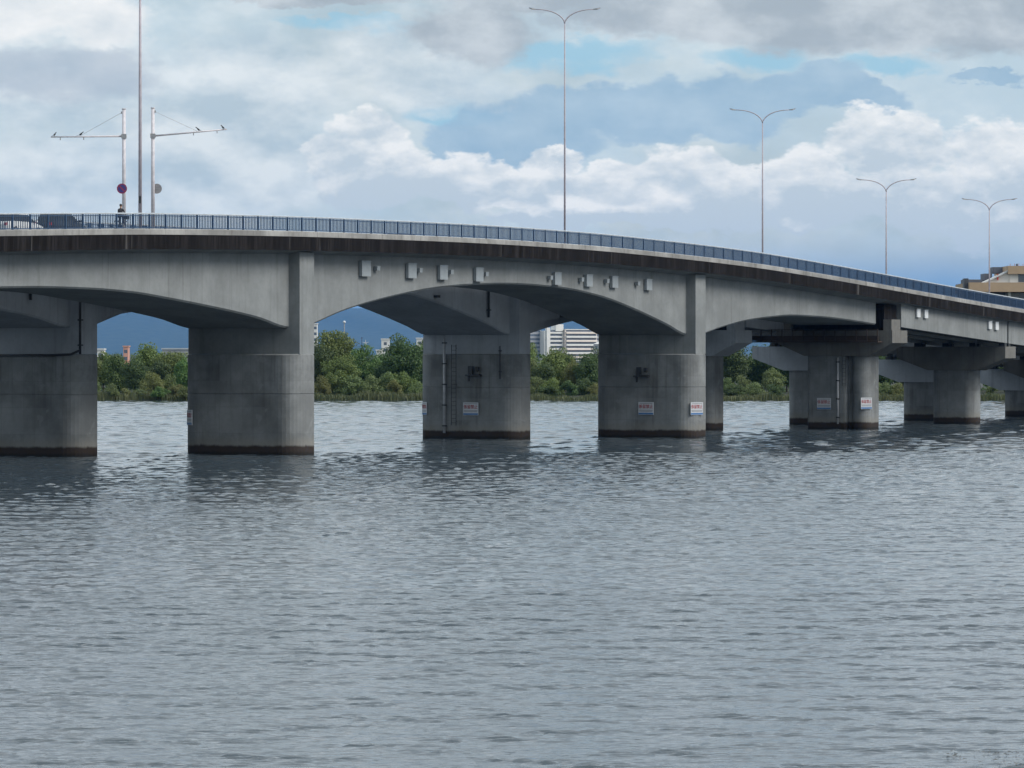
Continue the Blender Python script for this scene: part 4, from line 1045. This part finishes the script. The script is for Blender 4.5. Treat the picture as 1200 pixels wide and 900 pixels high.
# dense wood further back, read as one mass
def back_wood():
    rng = np.random.RandomState(8); n = 26000
    x = rng.uniform(-130, 150, n); y = rng.uniform(684, 700, n); top = 5.0 + 1.2 * np.sin(x / 7.0) + .8 * np.sin(x / 3.1 + 1)
    top = np.where(x > 20, top + 1.0, top)
    z = .6 + rng.rand(n) ** 1.3 * top; c = np.stack([x, y, z], 1)
    nr = rng.normal(size=(n, 3)); nr[:, 1] -= .6; nr[:, 2] += .5; nr /= np.linalg.norm(nr, axis=1)[:, None]
    a = np.cross(nr, rng.normal(size=(n, 3))); a /= np.linalg.norm(a, axis=1)[:, None]; b = np.cross(nr, a); s = .55 * (.6 + .7 * rng.rand(n))[:, None]
    v = np.stack([c - a * s * .5, c + b * s * .4, c + a * s * .5, c - b * s * .4], 1).reshape(-1, 3)
    me = bpy.data.meshes.new('wood'); me.from_pydata(v.tolist(), [], np.arange(n * 4).reshape(-1, 4).tolist()); me.update()
    o = obj('woodland', me, 'leaf_dark'); tag(o, 'dark dense wood filling in behind the shore trees', 'woodland'); o['kind'] = 'stuff'
back_wood()
def reeds():
    rng = np.random.RandomState(4); v = []; f = []
    for i in range(26000):
        x = rng.uniform(-130, 140); u = 600 + x * 8
        dens = .95 if (60 < u < 600) else .8
        if rng.rand() > dens: continue
        y = EDGE(x) + rng.uniform(-.4, 3.5); cl = math.sin(x * .55) + math.sin(x * 1.7 + 1) * .6
        h = .8 * max(.35, .9 + .45 * cl * math.sin(x * .21) + rng.rand() * .8) * (1.0 if dens > .8 else .8); w = .035 + .05 * rng.rand(); a = rng.uniform(-.8, .8); lx, ly = rng.normal(0, .22), rng.normal(0, .15)
        k = len(v); ca, sa = math.cos(a) * w, math.sin(a) * w
        v += [(x - ca, y - sa, -.05), (x + ca, y + sa, -.05), (x + ca * .9 + lx * .4, y + sa * .9 + ly * .4, h * .6), (x - ca * .9 + lx * .4, y - sa * .9 + ly * .4, h * .6), (x + lx, y + ly, h)]
        f += [(k, k + 1, k + 2, k + 3), (k + 3, k + 2, k + 4)]
    o = obj('reeds', mesh('reeds', v, f), 'reed'); tag(o, 'green and tan reeds growing along the far waterline', 'reeds'); o['kind'] = 'stuff'
reeds()
def weed():
    rng = np.random.RandomState(9); v = []; f = []
    for i in range(650):
        q = rng.rand() ** .6; y = 71.5 + 3.4 * rng.rand(); x = 7.6 + 3.0 * q + (73 - y) * .4
        if math.sin(x * 5 + y * 3) + math.sin(x * 11 - y * 7) * .7 + rng.normal() * .5 < .2: continue
        s = .012 + .05 * rng.rand() ** 2; a = rng.rand() * 6.28; k = len(v); z = .02 + .04 * rng.rand()
        v += [(x + s * math.cos(a), y + s * math.sin(a), z), (x - s * math.sin(a), y + s * math.cos(a), z + .012), (x - s * math.cos(a), y - s * math.sin(a), z), (x + s * math.sin(a), y - s * math.cos(a), z + .01)]
        f.append((k, k + 1, k + 2, k + 3))
    o = obj('floating_weed', mesh('weed', v, f), 'weed'); tag(o, 'brownish water weed floating in the lower right corner', 'water weed'); o['kind'] = 'stuff'
weed()

# ------------------------------------------------------------------ haze
def haze():
    m = bpy.data.materials.new('haze'); m.use_nodes = True; m.node_tree.nodes.clear(); g = G(m.node_tree)
    o = g.new('ShaderNodeOutputMaterial'); v = g.new('ShaderNodeVolumePrincipled')
    v.inputs['Color'].default_value = (.12, .41, 1.0, 1); v.inputs['Density'].default_value = 2.2e-5; v.inputs['Anisotropy'].default_value = 0.0
    g.l.new(v.outputs[0], o.inputs['Volume'])
    b = MB().box(-24000, 24000, -1200, 31500, -3, 480).build('haze', None); b.data.materials.append(m); b['kind'] = 'stuff'
    b['label'] = 'thin blue haze in the air towards the hills'; b['category'] = 'haze'
haze()
